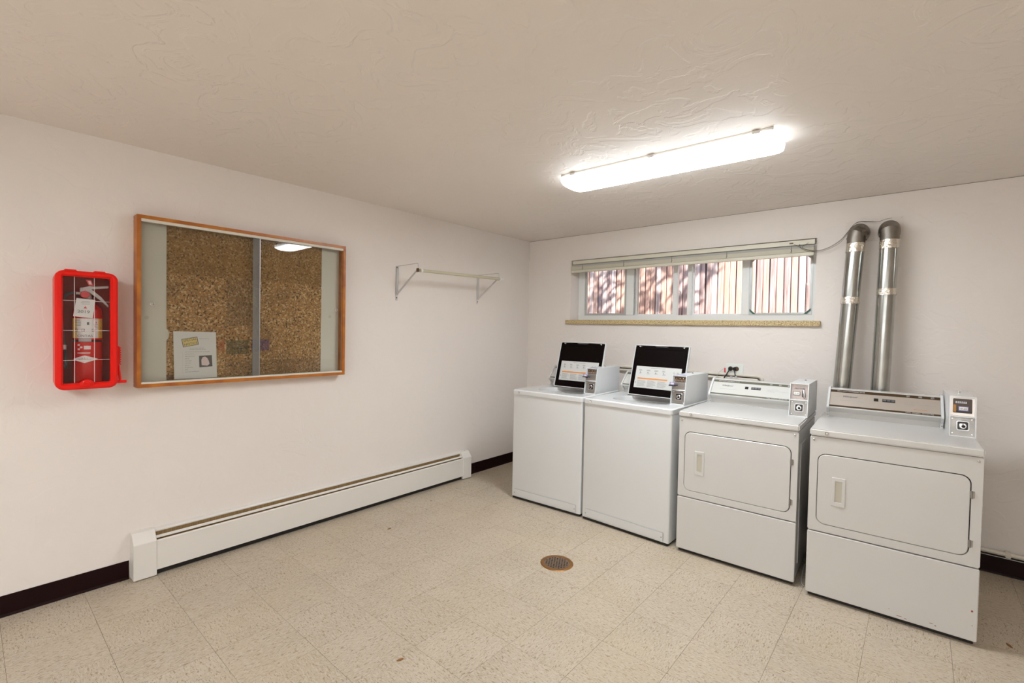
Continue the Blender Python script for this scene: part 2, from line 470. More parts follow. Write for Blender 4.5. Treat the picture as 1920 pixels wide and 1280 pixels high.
def ring_prism(bm, outer, inner, w0, w1, axis='z', soft=0.0):
    f = AX[axis]
    n = len(outer)
    prof = []
    s = soft if w1 > w0 else -soft
    cx = sum(p[0] for p in outer) / n; cy = sum(p[1] for p in outer) / n
    def sc(p, d):
        hw = max(abs(q[0] - cx) for q in outer); hh = max(abs(q[1] - cy) for q in outer)
        return (cx + (p[0] - cx) * (1 - d / hw), cy + (p[1] - cy) * (1 - d / hh))
    loops = [[bm.verts.new(f(*p, w0)) for p in outer]]
    if soft:
        loops.append([bm.verts.new(f(*p, w1 - s)) for p in outer])
        loops.append([bm.verts.new(f(*sc(p, soft), w1)) for p in outer])
        loops.append([bm.verts.new(f(*sc(p, -soft), w1)) for p in inner])
        loops.append([bm.verts.new(f(*p, w1 - s)) for p in inner])
    else:
        loops.append([bm.verts.new(f(*p, w1)) for p in outer])
        loops.append([bm.verts.new(f(*p, w1)) for p in inner])
    loops.append([bm.verts.new(f(*p, w0)) for p in inner])
    loops.append(loops[0])
    for a, b in zip(loops[:-1], loops[1:]):
        for i in range(n):
            j = (i + 1) % n
            bm.faces.new((a[i], a[j], b[j], b[i]))

def frame_of(d):
    d = d.normalized()
    a = Vector((0, 0, 1)) if abs(d.z) < .9 else Vector((1, 0, 0))
    u = d.cross(a).normalized(); v = d.cross(u).normalized()
    return u, v

def tube(bm, path, r, n=10, cap=True):
    path = [Vector(p) for p in path]
    rs = r if isinstance(r, (list, tuple)) else [r] * len(path)
    rings = []; u = None
    for i, p in enumerate(path):
        d = (path[min(i + 1, len(path) - 1)] - path[max(i - 1, 0)])
        if d.length < 1e-9: d = Vector((0, 0, 1))
        d.normalize()
        if u is None: u, v = frame_of(d)
        else:
            u = (u - d * u.dot(d)).normalized(); v = d.cross(u).normalized()
        rings.append([bm.verts.new(p + u * rs[i] * math.cos(2 * PI * k / n) + v * rs[i] * math.sin(2 * PI * k / n)) for k in range(n)])
    for a, b in zip(rings[:-1], rings[1:]):
        for k in range(n):
            j = (k + 1) % n
            bm.faces.new((a[k], a[j], b[j], b[k]))
    if cap:
        bm.faces.new(rings[0][::-1]); bm.faces.new(rings[-1])

def smooth_path(pts, k=6):
    pts = [Vector(p) for p in pts]
    out = []
    for i in range(len(pts) - 1):
        p0 = pts[max(i - 1, 0)]; p1 = pts[i]; p2 = pts[i + 1]; p3 = pts[min(i + 2, len(pts) - 1)]
        for j in range(k):
            t = j / k
            out.append(.5 * ((2 * p1) + (-p0 + p2) * t + (2 * p0 - 5 * p1 + 4 * p2 - p3) * t * t + (-p0 + 3 * p1 - 3 * p2 + p3) * t ** 3))
    out.append(pts[-1])
    return out

def lathe(bm, prof, c=(0, 0, 0), n=32, axis='z'):
    """prof: (r, w) pairs"""
    f = AX[axis]; rings = []
    for r, w in prof:
        if r < 1e-6:
            x, y, z = f(0, 0, w); rings.append([bm.verts.new((c[0] + x, c[1] + y, c[2] + z))])
        else:
            rr = []
            for k in range(n):
                x, y, z = f(r * math.cos(2 * PI * k / n), r * math.sin(2 * PI * k / n), w)
                rr.append(bm.verts.new((c[0] + x, c[1] + y, c[2] + z)))
            rings.append(rr)
    for a, b in zip(rings[:-1], rings[1:]):
        for k in range(n):
            j = (k + 1) % n
            if len(a) == 1 and len(b) == 1: continue
            if len(a) == 1: bm.faces.new((a[0], b[j], b[k]))
            elif len(b) == 1: bm.faces.new((a[k], a[j], b[0]))
            else: bm.faces.new((a[k], a[j], b[j], b[k]))

def cyl_patch(bm, cx, cy, r, a0, a1, z0, z1, n=14, shape=None):
    """thin curved label standing on a cylinder; angle 0 = +x"""
    prev = None
    for i in range(n + 1):
        t = i / n; a = math.radians(a0 + (a1 - a0) * t)
        lo, hi = z0, z1
        if shape == 'diamond':
            mid = (z0 + z1) / 2; h = (z1 - z0) / 2 * (1 - abs(2 * t - 1)); lo, hi = mid - h - .0002, mid + h + .0002
        p = [bm.verts.new((cx + r * math.cos(a), cy + r * math.sin(a), z)) for z in (lo, hi)]
        if prev: bm.faces.new((prev[0], p[0], p[1], prev[1]))
        prev = p

def obj(name, bm, mat, parent=None, sharp=35, local=True, kind=None, label=None):
    bmesh.ops.recalc_face_normals(bm, faces=bm.faces)
    me = bpy.data.meshes.new(name)
    if parent is not None and not local:
        o0 = root_loc(parent)
        for v in bm.verts: v.co -= o0
    bm.to_mesh(me); bm.free()
    me.materials.append(M[mat] if isinstance(mat, str) else mat)
    for p in me.polygons: p.use_smooth = True
    me.set_sharp_from_angle(angle=math.radians(sharp))
    o = bpy.data.objects.new(name, me)
    COL.objects.link(o)
    if parent is not None: o.parent = parent
    if kind: o['kind'] = kind
    if label: o['label'] = label
    return o

def root_loc(o):
    p = Vector((0, 0, 0))
    while o is not None:
        p += o.location; o = o.parent
    return p

def tag(o, label, cat, group=None):
    o['label'] = label; o['category'] = cat
    if group: o['group'] = group
    return o

def thing(name, label, cat, loc=(0, 0, 0), rz=0, group=None):
    o = bpy.data.objects.new(name, None)
    o.empty_display_size = .05
    COL.objects.link(o); o.location = loc; o.rotation_euler = (0, 0, rz)
    return tag(o, label, cat, group)

def struct(name, bm, mat, **k):
    o = obj(name, bm, mat, **k); o['kind'] = 'structure'
    return o

def B(): return bmesh.new()

def text(parent, s, size, mat, mtx, align='CENTER', name='lettering', shear=0.0, depth=.0003, squash=1.0):
    """flat lettering: mtx maps text x,y (and z out of the surface) into the parent's space"""
    cu = bpy.data.curves.new(name, 'FONT')
    cu.body = s; cu.size = size; cu.align_x = align; cu.align_y = 'CENTER'; cu.shear = shear
    cu.extrude = depth; cu.resolution_u = 2
    t = bpy.data.objects.new(name, cu); COL.objects.link(t)
    bpy.context.view_layer.update()
    me = bpy.data.meshes.new_from_object(t.evaluated_get(bpy.context.evaluated_depsgraph_get()))
    bpy.data.objects.remove(t); bpy.data.curves.remove(cu)
    for v in me.vertices: v.co.x *= squash
    me.transform(mtx)
    me.materials.clear(); me.materials.append(M[mat])
    o = bpy.data.objects.new(name, me); COL.objects.link(o); o.parent = parent
    return o

def basis(origin, ux, uy):
    ux = Vector(ux).normalized(); uy = Vector(uy).normalized(); uz = ux.cross(uy)
    mt = Matrix((ux, uy, uz)).transposed().to_4x4(); mt.translation = Vector(origin)
    return mt

# ------------------------------------------------------------------ room shell
H = 2.4026
RX, RY = 5.3, -6.7
bm = B()
WX0, WX1, WZ0, WZ1 = .555, 2.706, 1.497, 2.15
box(bm, -.2, WX0, 0, .25, -.1, H + .1); box(bm, WX1, RX + .2, 0, .25, -.1, H + .1)
box(bm, WX0, WX1, 0, .25, -.1, WZ0); box(bm, WX0, WX1, 0, .25, WZ1, H + .1)
struct('wall_back', bm, 'wall')
bm = B(); box(bm, -.2, 0, RY - .2, 0, -.1, H + .1); struct('wall_left', bm, 'wall')
bm = B(); box(bm, RX, RX + .2, RY - .2, 0, -.1, H + .1); struct('wall_right', bm, 'wall')
bm = B(); box(bm, 0, RX, RY - .2, RY, -.1, H + .1); struct('wall_front', bm, 'wall')
bm = B(); box(bm, 0, RX, RY, 0, H, H + .1); struct('ceiling', bm, 'ceiling')
bm = B(); box(bm, 0, RX, RY, 0, -.1, -.0022)
floor = struct('floor', bm, 'grout')

# floor tiles, 12 in square, grain turned every other tile
T = .3048; X0 = .0996; Y0 = -.0646
xs = [0.0] + [X0 + T * k for k in range(40) if X0 + T * k < RX] + [RX]
ys = [0.0] + [Y0 - T * k for k in range(40) if Y0 - T * k > RY] + [RY]
tile_mesh = {}
def tile_bm(w, h):
    b = B(); g = .00055
    hw, hh = w / 2 - g, h / 2 - g
    c = .0008
    lo = [b.verts.new((sx * hw, sy * hh, -.0022)) for sx, sy in ((-1, -1), (1, -1), (1, 1), (-1, 1))]
    mi = [b.verts.new((sx * hw, sy * hh, -.0004)) for sx, sy in ((-1, -1), (1, -1), (1, 1), (-1, 1))]
    hi = [b.verts.new((sx * (hw - c), sy * (hh - c), 0)) for sx, sy in ((-1, -1), (1, -1), (1, 1), (-1, 1))]
    for a, q in ((lo, mi), (mi, hi)):
        for i in range(4): b.faces.new((a[i], a[(i + 1) % 4], q[(i + 1) % 4], q[i]))
    b.faces.new(hi)
    return b
def tile_me(w, h):
    k = (round(w, 4), round(h, 4))
    if k not in tile_mesh:
        me = bpy.data.meshes.new('tile'); b = tile_bm(w, h); b.to_mesh(me); b.free()
        me.materials.append(M['tile']); tile_mesh[k] = me
    return tile_mesh[k]
rest = B(); count = 0
for i in range(len(xs) - 1):
    for j in range(len(ys) - 1):
        w = xs[i + 1] - xs[i]; h = ys[j] - ys[j + 1]
        cx = (xs[i] + xs[i + 1]) / 2; cy = (ys[j] + ys[j + 1]) / 2
        if j < 16 and i < 17 and (i > 0 or j < 16):
            turn = (i + j) % 2
            if abs(w - T) > .001 or abs(h - T) > .001:
                o = bpy.data.objects.new('tile', tile_me(w, h))
            else:
                o = bpy.data.objects.new('tile', tile_me(T, T)); o.rotation_euler.z = turn * PI / 2
            o.location = (cx, cy, 0); o.parent = floor; COL.objects.link(o); count += 1
        else:
            b = tile_bm(w, h); bmesh.ops.translate(b, verts=b.verts, vec=(cx, cy, 0))
            tmp = bpy.data.meshes.new('t'); b.to_mesh(tmp); b.free(); rest.from_mesh(tmp); bpy.data.meshes.remove(tmp)
o = obj('far_tiles', rest, 'tile', floor); o['kind'] = 'stuff'

# cove base
def cove(bm, axis, a0, a1, sgn=1, at=0.0):
    prof = [(0, 0), (.012, 0), (.011, .004), (.005, .012), (.0035, .10), (.0, .102)]
    def P(t, d, z):
        return (at + sgn * d, t, z) if axis == 'y' else (t, at + sgn * d, z)
    A = [bm.verts.new(P(a0, d, z)) for d, z in prof]; C = [bm.verts.new(P(a1, d, z)) for d, z in prof]
    n = len(prof)
    for i in range(n):
        bm.faces.new((A[i], A[(i + 1) % n], C[(i + 1) % n], C[i]))
    bm.faces.new(A); bm.faces.new(C[::-1])
bm = B(); cove(bm, 'y', RY, -3.532); cove(bm, 'y', -.928, -.0125); struct('baseboard_left', bm, 'vinyl')
bm = B(); cove(bm, 'x', 0, RX - .0125, -1, 0); struct('baseboard_back', bm, 'vinyl')
bm = B(); cove(bm, 'y', RY, 0, -1, RX); struct('baseboard_right', bm, 'vinyl')

bm = B(); box(bm, 0, RX, -.0016, -.0002, H - .0022, H - .0002); struct('trim_1', bm, 'wirec')
# copper pipe along the back wall just above the cove base
t = thing('heating_pipe', 'cream painted pipe running low along the back wall above the black cove base', 'pipe', (3.4, -.02, .13))
bm = B(); tube(bm, [(.02, -.018, .136), (RX - .03, -.018, .136)], .013, 10)
obj('pipe', bm, 'pipecream', t, local=False)
for x in (3.74, 4.6, 2.2):
    bm = B(); box(bm, x - .012, x + .012, -.034, 0, .118, .156, .003); obj('clip', bm, 'pipecream', t, local=False)
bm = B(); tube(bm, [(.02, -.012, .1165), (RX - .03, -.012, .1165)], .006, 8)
obj('lower_line', bm, 'dark', t, local=False, label='thin dark line under the pipe')  # thin dark line just below the pipe

# ------------------------------------------------------------------ window
win = bpy.data.objects.new('window_1', None); COL.objects.link(win); win.location = (1.63, .17, 1.54)
win['kind'] = 'structure'; win['label'] = 'wide low basement window of white aluminium sliders high on the back wall'
YF = .17
def wpart(name, bm, mat, **k): return obj(name, bm, mat, win, local=False, **k)
bm = B()
box(bm, WX0, WX1, .155, .205, 1.54, 1.590, .003)
box(bm, WX0, WX1, .155, .205, 2.085, WZ1, .003)
box(bm, WX0, .628, .155, .205, 1.59, 2.085); box(bm, 2.665, WX1, .155, .205, 1.59, 2.085)
wpart('window_frame', bm, 'alu')
for a, b_, y0, y1 in ((1.105, 1.182, .150, .195), (1.573, 1.613, .155, .195), (1.705, 1.744, .150, .195), (2.163, 2.220, .150, .195)):
    bm = B(); box(bm, a, b_, y0, y1, 1.59, 2.085, .004); wpart('mullion', bm, 'alu')
def sash(x0, x1, y0, y1, t_, mat, name='sash_frame', z0=1.59, z1=2.085):
    bm = B()
    ring_prism(bm, rrect(x0, x1, z0, z1, .003, 1), rrect(x0 + t_, x1 - t_, z0 + t_, z1 - t_, .002, 1), y0, y1, 'y')
    return wpart(name, bm, mat)
sash(.628, 1.105, .158, .178, .022, 'alugrey')
sash(2.220, 2.665, .150, .166, .016, 'alugrey', 'screen_frame', z1=2.062)
sash(1.182, 1.573, .180, .198, .012, 'alu')
sash(1.744, 2.163, .180, .198, .012, 'alu')
# stack of stile lines right of the first mullion
for x, mt in ((1.186, 'alugrey'), (1.203, 'alu'), (1.219, 'alugrey')):
    bm = B(); box(bm, x, x + .009, .168, .182, 1.60, 2.07); wpart('track_bar', bm, mt)
for x0, x1, y in ((.650, 1.083, .168), (1.194, 1.561, .189), (1.613, 1.705, .186), (1.756, 2.151, .189), (2.236, 2.649, .182)):
    bm = B(); box(bm, x0, x1, y, y + .003, 1.60, 2.08); wpart('window_pane', bm, 'glass')
for (x, z, sx, sz) in ((2.226, 1.596, 1, 1), (2.659, 1.596, -1, 1), (2.226, 2.056, 1, -1), (2.659, 2.056, -1, -1)):
    bm = B()
    w = .013
    pts = [(x + sx * .0, z + sz * .046), (x + sx * .0, z + sz * (.046 - w * 1.5)), (x + sx * (.040 - w * 1.2), z), (x + sx * .046, z)]
    pts = [(x, z + sz * .044), (x, z + sz * .024), (x + sx * .026, z), (x + sx * .046, z)]
    if sx * sz < 0: pts = pts[::-1]
    prism(bm, pts, .149, .1455, 'y')
    wpart('corner_bracket', bm, 'green' if sz > 0 else 'alugrey', label='dark green corner bracket' if sz > 0 else None)
bm = B(); tube(bm, smooth_path([(1.632, .149, 1.75), (1.645, .140, 1.77), (1.650, .138, 1.79), (1.636, .149, 1.81)], 4), .004, 6)
wpart('latch', bm, 'alugrey')
bm = B()
box(bm, .513, 2.747, -.030, -.0005, 1.497, 1.537, .003)
box(bm, WX0 + .001, WX1 - .001, -.004, .205, 1.4975, 1.5395)
wpart('window_sill', bm, 'sill')

# raised mini blind
bl = thing('mini_blind', 'cream metal mini blind pulled all the way up over the basement window', 'blind', (1.64, -.03, 2.02))
def bpart(name, bm, mat, **k): return obj(name, bm, mat, bl, local=False, **k)
bm = B()
bx0, bx1 = .597, 2.700
for (ya, yb, za, zb) in ((-.034, -.004, 2.137, 2.140), (-.034, -.031, 2.100, 2.140), (-.007, -.004, 2.100, 2.140), (-.034, -.027, 2.100, 2.103)):
    box(bm, bx0, bx1, ya, yb, za, zb)
box(bm, bx0, bx0 + .002, -.034, -.004, 2.1, 2.14); box(bm, bx1 - .002, bx1, -.034, -.004, 2.1, 2.14)
bpart('head_rail', bm, 'blind')
for k in range(13):
    zz = 2.047 + k * .0040
    bm = B()
    sag = rnd.uniform(-.0012, .0012)
    box(bm, .584 + rnd.uniform(-.001, .001), 2.692, -.0325 + sag, -.006, zz, zz + .0034, .001, 1)
    bpart('slat', bm, 'blindgrey' if k > 7 else 'blind')
bm = B(); box(bm, .580, 2.694, -.036, -.004, 2.020, 2.044, .003); bpart('bottom_rail', bm, 'blind')
for x in (.714, 1.167, 1.63, 2.088, 2.548):
    bm = B(); tube(bm, [(x, -.0355, 2.098), (x + .001, -.0375, 2.07), (x, -.0375, 2.045)], .0012, 6)
    tube(bm, [(x - .008, -.0375, 2.052), (x + .006, -.0375, 2.062), (x - .004, -.038, 2.075)], .001, 6)
    bpart('ladder_cord', bm, 'wirec')
    bm = B(); box(bm, x - .007, x + .007, -.0375, -.0355, 2.022, 2.036, .001); bpart('cord_button', bm, 'blind')
bm = B(); box(bm, 2.535, 2.560, -.0355, -.0335, 2.114, 2.124); bpart('cord_lock', bm, 'socket', label='dark cord lock slot in the head rail')

# dark cords draped from the blind over the duct elbows
w = thing('slack_wire', 'thin dark wires draped from the blind over the two metal duct elbows', 'wire', (2.75, -.05, 2.06))
for dz, dy, x0 in ((0, 0, 2.565), (-.007, .005, 2.60), (.004, -.006, 2.66)):
    bm = B()
    tube(bm, smooth_path([(x0, -.040, 2.112 + dz * .3), (2.62, -.044, 2.075 + dz), (2.70, -.048, 2.046 + dz), (2.774, -.050, 2.056 + dz), (2.85, -.052, 2.10 + dz * 1.5),
                          (2.895, -.054, 2.158 + dz), (2.925, -.055, 2.205), (2.960, -.055, 2.2215 + max(dz, 0)), (3.01, -.055, 2.218 + dz * .3), (3.065, -.055, 2.212), (3.10, -.055, 2.222), (3.135, -.055, 2.2265)], 5), .0013, 6)
    obj('strand', bm, 'wirec', w, local=False)

# fence outside
ZG = 1.38
fen = thing('wooden_fence', 'weathered cedar picket fence standing outside beyond the basement window', 'fence', (1.2, 1.6, ZG))
x = -1.6; k = 0
pk_w = .068
ms = []
for v in range(3):
    b = B(); r_ = .006 + .003 * v
    prism(b, [(-pk_w / 2 + .001, 0), (-pk_w / 2 + .003, -.010), (-pk_w / 2 + .003 + r_, -.018), (pk_w / 2 - .003 - r_, -.018), (pk_w / 2 - .003, -.010), (pk_w / 2 - .003, 0)], 0, 1.75, 'z')
    me = bpy.data.meshes.new('picket'); bmesh.ops.recalc_face_normals(b, faces=b.faces); b.to_mesh(me); b.free(); me.materials.append(M['fence']); ms.append(me)
while x < 4.4:
    o = bpy.data.objects.new('picket', ms[k % 3]); COL.objects.link(o); o.parent = fen
    o.location = (x - 1.2, rnd.uniform(-.004, .004), rnd.uniform(-.03, .03) + .03)
    o.rotation_euler = (rnd.uniform(-.004, .004), rnd.uniform(-.006, .006), rnd.uniform(-.05, .05))
    o.scale = (rnd.uniform(.93, 1.03), 1, 1)
    x += pk_w + rnd.uniform(-.003, .004); k += 1
for z in (1.62, 2.9):
    bm = B(); box(bm, -1.7, 4.5, 1.612, 1.65, z, z + .09); obj('rail', bm, 'fence', fen, local=False)
bm = B(); box(bm, -1.7, 4.5, 1.652, 1.665, ZG, 3.15); obj('gap_blocker', bm, 'fence', fen, local=False)  # added behind the pickets to keep bright sky out of the gaps
bm = B(); box(bm, -3, 6, .25, 6, ZG - .1, ZG); struct('ground', bm, 'ground')
# leafy branch that throws the dappled shade on the fence
tr = thing('leafy_branch', 'leafy tree branch above the window well that dapples the fence', 'branch', (1.6, 1.3, 3.6))
bm = B()
for k in range(5):
    a = Vector((-.6 + .4 * k, .9, 3.5)); b_ = a + Vector((rnd.uniform(.4, .9), rnd.uniform(-.3, .3), rnd.uniform(-.1, .25)))
    tube(bm, [a, (a + b_) / 2 + Vector((0, 0, .04)), b_], [.012, .009, .004], 6)
tube(bm, [(-1.4, 1.7, 3.3), (-.6, 1.2, 3.5), (.2, 1.0, 3.55), (1.0, .9, 3.52)], [.03, .024, .018, .01], 8)
obj('twigs', bm, 'bark', tr, local=False)
bm = B()
for k in range(620):
    # points whose shadow reaches the left part of the fence seen through the window
    fx = rnd.uniform(-.9, 1.75); fz = rnd.uniform(1.45, 2.55)
    if fx > 1.25 + .45 * (fz - 1.6) + rnd.uniform(-.12, .12): continue
    s = rnd.uniform(.95, 1.55)
    c = Vector((fx, 1.6, fz)) - Vector((-.50, .62, -.80)) * s
    L = rnd.uniform(.05, .095); W = L * rnd.uniform(.45, .7); an = rnd.uniform(0, PI)
    n = Vector((rnd.uniform(-.5, .5), rnd.uniform(-.5, .5), 1)).normalized()
    u = n.cross(Vector((math.cos(an), math.sin(an), 0))).normalized(); v = n.cross(u)
    ps = [c + u * L, c + u * L * .35 + v * W * .5, c - u * L * .4 + v * W * .42, c - u * L, c - u * L * .4 - v * W * .42, c + u * L * .35 - v * W * .5]
    bm.faces.new([bm.verts.new(p) for p in ps])
o = obj('leaves', bm, 'leaf', tr, local=False); o['kind'] = 'stuff'

# ------------------------------------------------------------------ ceiling fixtures
def fixture(cx, cy, rz, lens, label):
    t = thing('fluorescent_light', label, 'ceiling light', (cx, cy, H), rz, None)
    L = 1.20 / 2
    bm = B(); box(bm, -L + .01, L - .01, -.124, .124, -.016, -.0003, .002)
    for x_ in (-L + .08, -.02, L - .10):
        for s in (-1, 1):
            box(bm, x_, x_ + .035, s * .126 - .004, s * .126 + .004, -.019, -.006)
    obj('base_pan', bm, 'cream', t)
    prof = [(-.127, -.014), (-.126, -.030), (-.117, -.047), (-.095, -.060), (-.06, -.066), (0, -.068),
            (.06, -.066), (.095, -.060), (.117, -.047), (.126, -.030), (.127, -.014)]
    bm = B(); rings = []
    ends = [(-L, .60), (-L + .006, .86), (-L + .022, .96), (-L + .05, 1), (L - .05, 1), (L - .022, .96), (L - .006, .86), (L, .60)]
    for x_, s in ends:
        rings.append([bm.verts.new((x_, y * (1 - (1 - s) * .55), -.014 + (z + .014) * (s if s < 1 else 1))) for y, z in prof])
    for a, b_ in zip(rings[:-1], rings[1:]):
        for i in range(len(prof) - 1): bm.faces.new((a[i], a[i + 1], b_[i + 1], b_[i]))
    bm.faces.new(rings[0]); bm.faces.new(rings[-1][::-1])
    obj('lens', bm, lens, t, sharp=60)
    return t
fixture(2.165, -1.545, math.radians(1.2), 'lens', 'lit fluorescent wraparound ceiling light in front of the basement window')
fixture(2.3, -5.6, 0, 'lens_rear', 'lit fluorescent ceiling light behind the camera nearer the bulletin board wall')
fixture(3.9, -5.3, 0, 'lens_rear', 'unseen ceiling light added for fill behind the camera on the right')  # out of view, added to strengthen the fill from behind

# ------------------------------------------------------------------ baseboard heater
ht = thing('baseboard_heater', 'long cream hydronic baseboard heater along the left wall', 'heater', (0, -2.23, 0))
def hp(name, bm, mat, **k): return obj(name, bm, mat, ht, local=False, **k)
def yprism(bm, pts, y0, y1): prism(bm, pts, y0, y1, 'y')
bm = B(); yprism(bm, [(.0005, .03), (.004, .03), (.004, .240), (.030, .243), (.032, .236), (.034, .243), (.030, .249), (.0005, .252)], -3.424, -1.036)
hp('back_panel', bm, 'cream')
bm = B(); yprism(bm, [(.074, .034), (.078, .034), (.078, .196), (.070, .2025), (.069, .199), (.074, .194)], -3.424, -1.036)
hp('front_panel', bm, 'cream')
bm = B(); yprism(bm, [(.050, .2175), (.066, .2105), (.067, .214), (.051, .2215)], -3.424, -1.036)
hp('damper', bm, 'cream')
bm = B(); box(bm, .008, .066, -3.424, -1.036, .10, .198); hp('fins', bm, 'fins', label='brass coloured heating fins behind the slot')
bm = B(); box(bm, .004, .030, -3.424, -1.036, .198, .235); hp('slot_lining', bm, 'fins')
bm = B(); box(bm, .004, .060, -3.424, -1.036, .004, .034); hp('shadow_base', bm, 'dark', label='dark strip painted as the shade under the front panel')  # solid dark strip stands in for the shadow gap below the heater
def endcap(y0, y1):
    bm = B()
    pts = [(.0005, .006), (.084, .006), (.084, .203), (.040, .2555), (.0005, .2585)]
    vs0 = [bm.verts.new((p[0], y0, p[1])) for p in pts]; vs1 = [bm.verts.new((p[0], y1, p[1])) for p in pts]
    n = len(pts); fs = [bm.faces.new((vs0[i], vs0[(i + 1) % n], vs1[(i + 1) % n], vs1[i])) for i in range(n)]
    fs += [bm.faces.new(vs0), bm.faces.new(vs1[::-1])]
    bmesh.ops.bevel(bm, geom=list({e for f in fs for e in f.edges}), offset=.002, segments=2, affect='EDGES')
    hp('end_cap', bm, 'cream')
endcap(-3.527, -3.421); endcap(-1.040, -.934)
bm = B(); tube(bm, [(.030, -.975, .2575), (.030, -.975, .2600)], .007, 10); hp('screw', bm, 'zinc')

# ------------------------------------------------------------------ bulletin board case
cb = thing('bulletin_board', 'glass fronted cork bulletin board case in an orange brown wood frame', 'bulletin board', (0, -2.892, 1.545))
def cp(name, bm, mat, **k): return obj(name, bm, mat, cb, local=False, **k)
CY0, CY1, CZ0, CZ1, CD = -3.512, -2.272, 1.072, 2.020, .080
bm = B(); box(bm, .0005, CD, CY0, CY1, CZ1 - .019, CZ1, .0015); cp('frame_rail', bm, 'wood')
bm = B(); box(bm, .0005, CD, CY0, CY1, CZ0, CZ0 + .019, .0015); cp('frame_rail', bm, 'wood')
bm = B(); box(bm, .0005, CD, CY0, CY0 + .019, CZ0 + .019, CZ1 - .019, .0012); cp('frame_stile', bm, 'wood')
bm = B(); box(bm, .0005, CD, CY1 - .019, CY1, CZ0 + .019, CZ1 - .019, .0012); cp('frame_stile', bm, 'wood')
bm = B(); box(bm, .0005, .014, CY0 + .019, CY1 - .019, CZ0 + .019, CZ1 - .019); cp('backboard', bm, 'boardpaint')
# cork sheet with chipped paint edge
bm = B()
pts = [(-3.362, 1.091)]
for y_, z_ in ((-3.362, 1.33), (-3.352, 1.345), (-3.349, 1.372), (-3.353, 1.388), (-3.362, 1.40), (-3.362, 2.001), (-2.428, 2.001),
               (-2.428, 1.715), (-2.434, 1.708), (-2.428, 1.70), (-2.428, 1.50), (-2.431, 1.36), (-2.428, 1.30), (-2.430, 1.091)):
    pts.append((y_, z_))
prism(bm, pts, .014, .0175, 'x')
cp('cork_sheet', bm, 'cork')
bm = B(); box(bm, .046, .0765, CY0 + .019, CY1 - .019, CZ1 - .035, CZ1 - .019, .001); cp('upper_track', bm, 'boardpaint')
bm = B(); box(bm, .046, .0765, CY0 + .019, CY1 - .019, CZ0 + .019, CZ0 + .030, .001); cp('lower_track', bm, 'boardpaint')
bm = B(); box(bm, .068, .072, CY0 + .020, -2.871, CZ0 + .030, CZ1 - .035); cp('sliding_glass', bm, 'caseglass')
bm = B(); box(bm, .056, .060, -2.912, CY1 - .020, CZ0 + .030, CZ1 - .035); cp('sliding_glass', bm, 'caseglass')
bm = B(); box(bm, .0605, .0625, -2.912, -2.871, CZ0 + .030, CZ1 - .035); cp('overlap_haze', bm, 'edge', label='grey haze painted where the two glass sheets overlap')  # translucent sheet added to grey the overlap of the two panes
bm = B(); box(bm, .0722, .0730, -2.875, -2.871, CZ0 + .030, CZ1 - .035); cp('glass_edge', bm, 'steel')
for y_, z_, x_ in ((-3.440, 1.535, .072), (-2.335, 1.549, .060)):
    bm = B(); lathe(bm, [(.004, .0002), (.0125, .0002), (.0125, .003), (.0105, .0045), (.007, .0045), (.005, .0015), (.004, .0015), (.004, .0002)], (x_, y_, z_), 20, 'x')
    cp('finger_pull', bm, 'chrome')
for y_, z_ in ((-3.455, 1.46), (-2.36, 1.50)):
    bm = B(); lathe(bm, [(0, .0144), (.011, .0144), (.011, .0148), (0, .0148)], (0, y_, z_), 16, 'x'); cp('round_spot', bm, plain('spot', (.60, .58, .46), .6))  # slightly darker round spots on the backboard

# notice in the case
nt_ = thing('notice_sheet', 'white notice sheet with a yellow stamp leaning in the bulletin board case', 'notice', (.028, -3.216, 1.102))
def npart(name, pts, x_, mat, **k):
    bm = B(); prism(bm, pts, x_, x_ + .0004, 'x')
    for v in bm.verts: v.co -= Vector((.028, -3.216, 1.102))
    return obj(name, bm, mat, nt_, **k)
PX = .028
npart('paper', [(-3.327, 1.104), (-3.104, 1.102), (-3.112, 1.380), (-3.333, 1.384)], PX, 'paper')
def q4(a, b_, z0, z1): return [(a, z0), (b_, z0), (b_, z1), (a, z1)]
npart('stamp_border', [(-3.284, 1.290), (-3.203, 1.305), (-3.212, 1.353), (-3.293, 1.338)], PX + .0008, 'ink')
npart('stamp', [(-3.281, 1.2935), (-3.207, 1.3075), (-3.2148, 1.349), (-3.2893, 1.3355)], PX + .0013, 'yellow')
mt = basis((PX + .0018 - .028, -3.2485 + 3.216, 1.3325 - 1.102), (0, 1, .185), (0, -.185, 1)); text(nt_, 'SPECIAL', .0195, 'ink', mt)
mt = basis((PX + .0018 - .028, -3.2445 + 3.216, 1.310 - 1.102), (0, 1, .185), (0, -.185, 1)); text(nt_, 'NOTICE', .0195, 'ink', mt)
bm = B()
def words(y0, y1, z, h=.0022):
    y = y0
    while y < y1 - .004:
        L = min(rnd.uniform(.006, .016), y1 - y)
        prism(bm, q4(y, y + L, z - h / 2, z + h / 2), PX + .0008, PX + .0011, 'x'); y += L + .0025
words(-3.202, -3.150, 1.340)
words(-3.250, -3.172, 1.284); words(-3.250, -3.166, 1.277)
for i, L in enumerate((.128, .046, .050, .024, .036, .030, .022, .040, .020, .074)):
    z = 1.262 - i * .0132
    words(-3.274, -3.274 + L, z); prism(bm, q4(-3.288, -3.285, z - .001, z + .001), PX + .0008, PX + .0011, 'x')
for v in bm.verts: v.co -= Vector((.028, -3.216, 1.102))
obj('print_lines', bm, 'inksoft', nt_)
npart('picture', [(-3.200, 1.168), (-3.130, 1.171), (-3.134, 1.240), (-3.202, 1.237)], PX + .0008, 'photo')
npart('picture_figure', [(-3.188, 1.180), (-3.158, 1.176), (-3.146, 1.186), (-3.150, 1.205), (-3.158, 1.222), (-3.170, 1.232), (-3.183, 1.228), (-3.190, 1.212)], PX + .0013, 'pink')
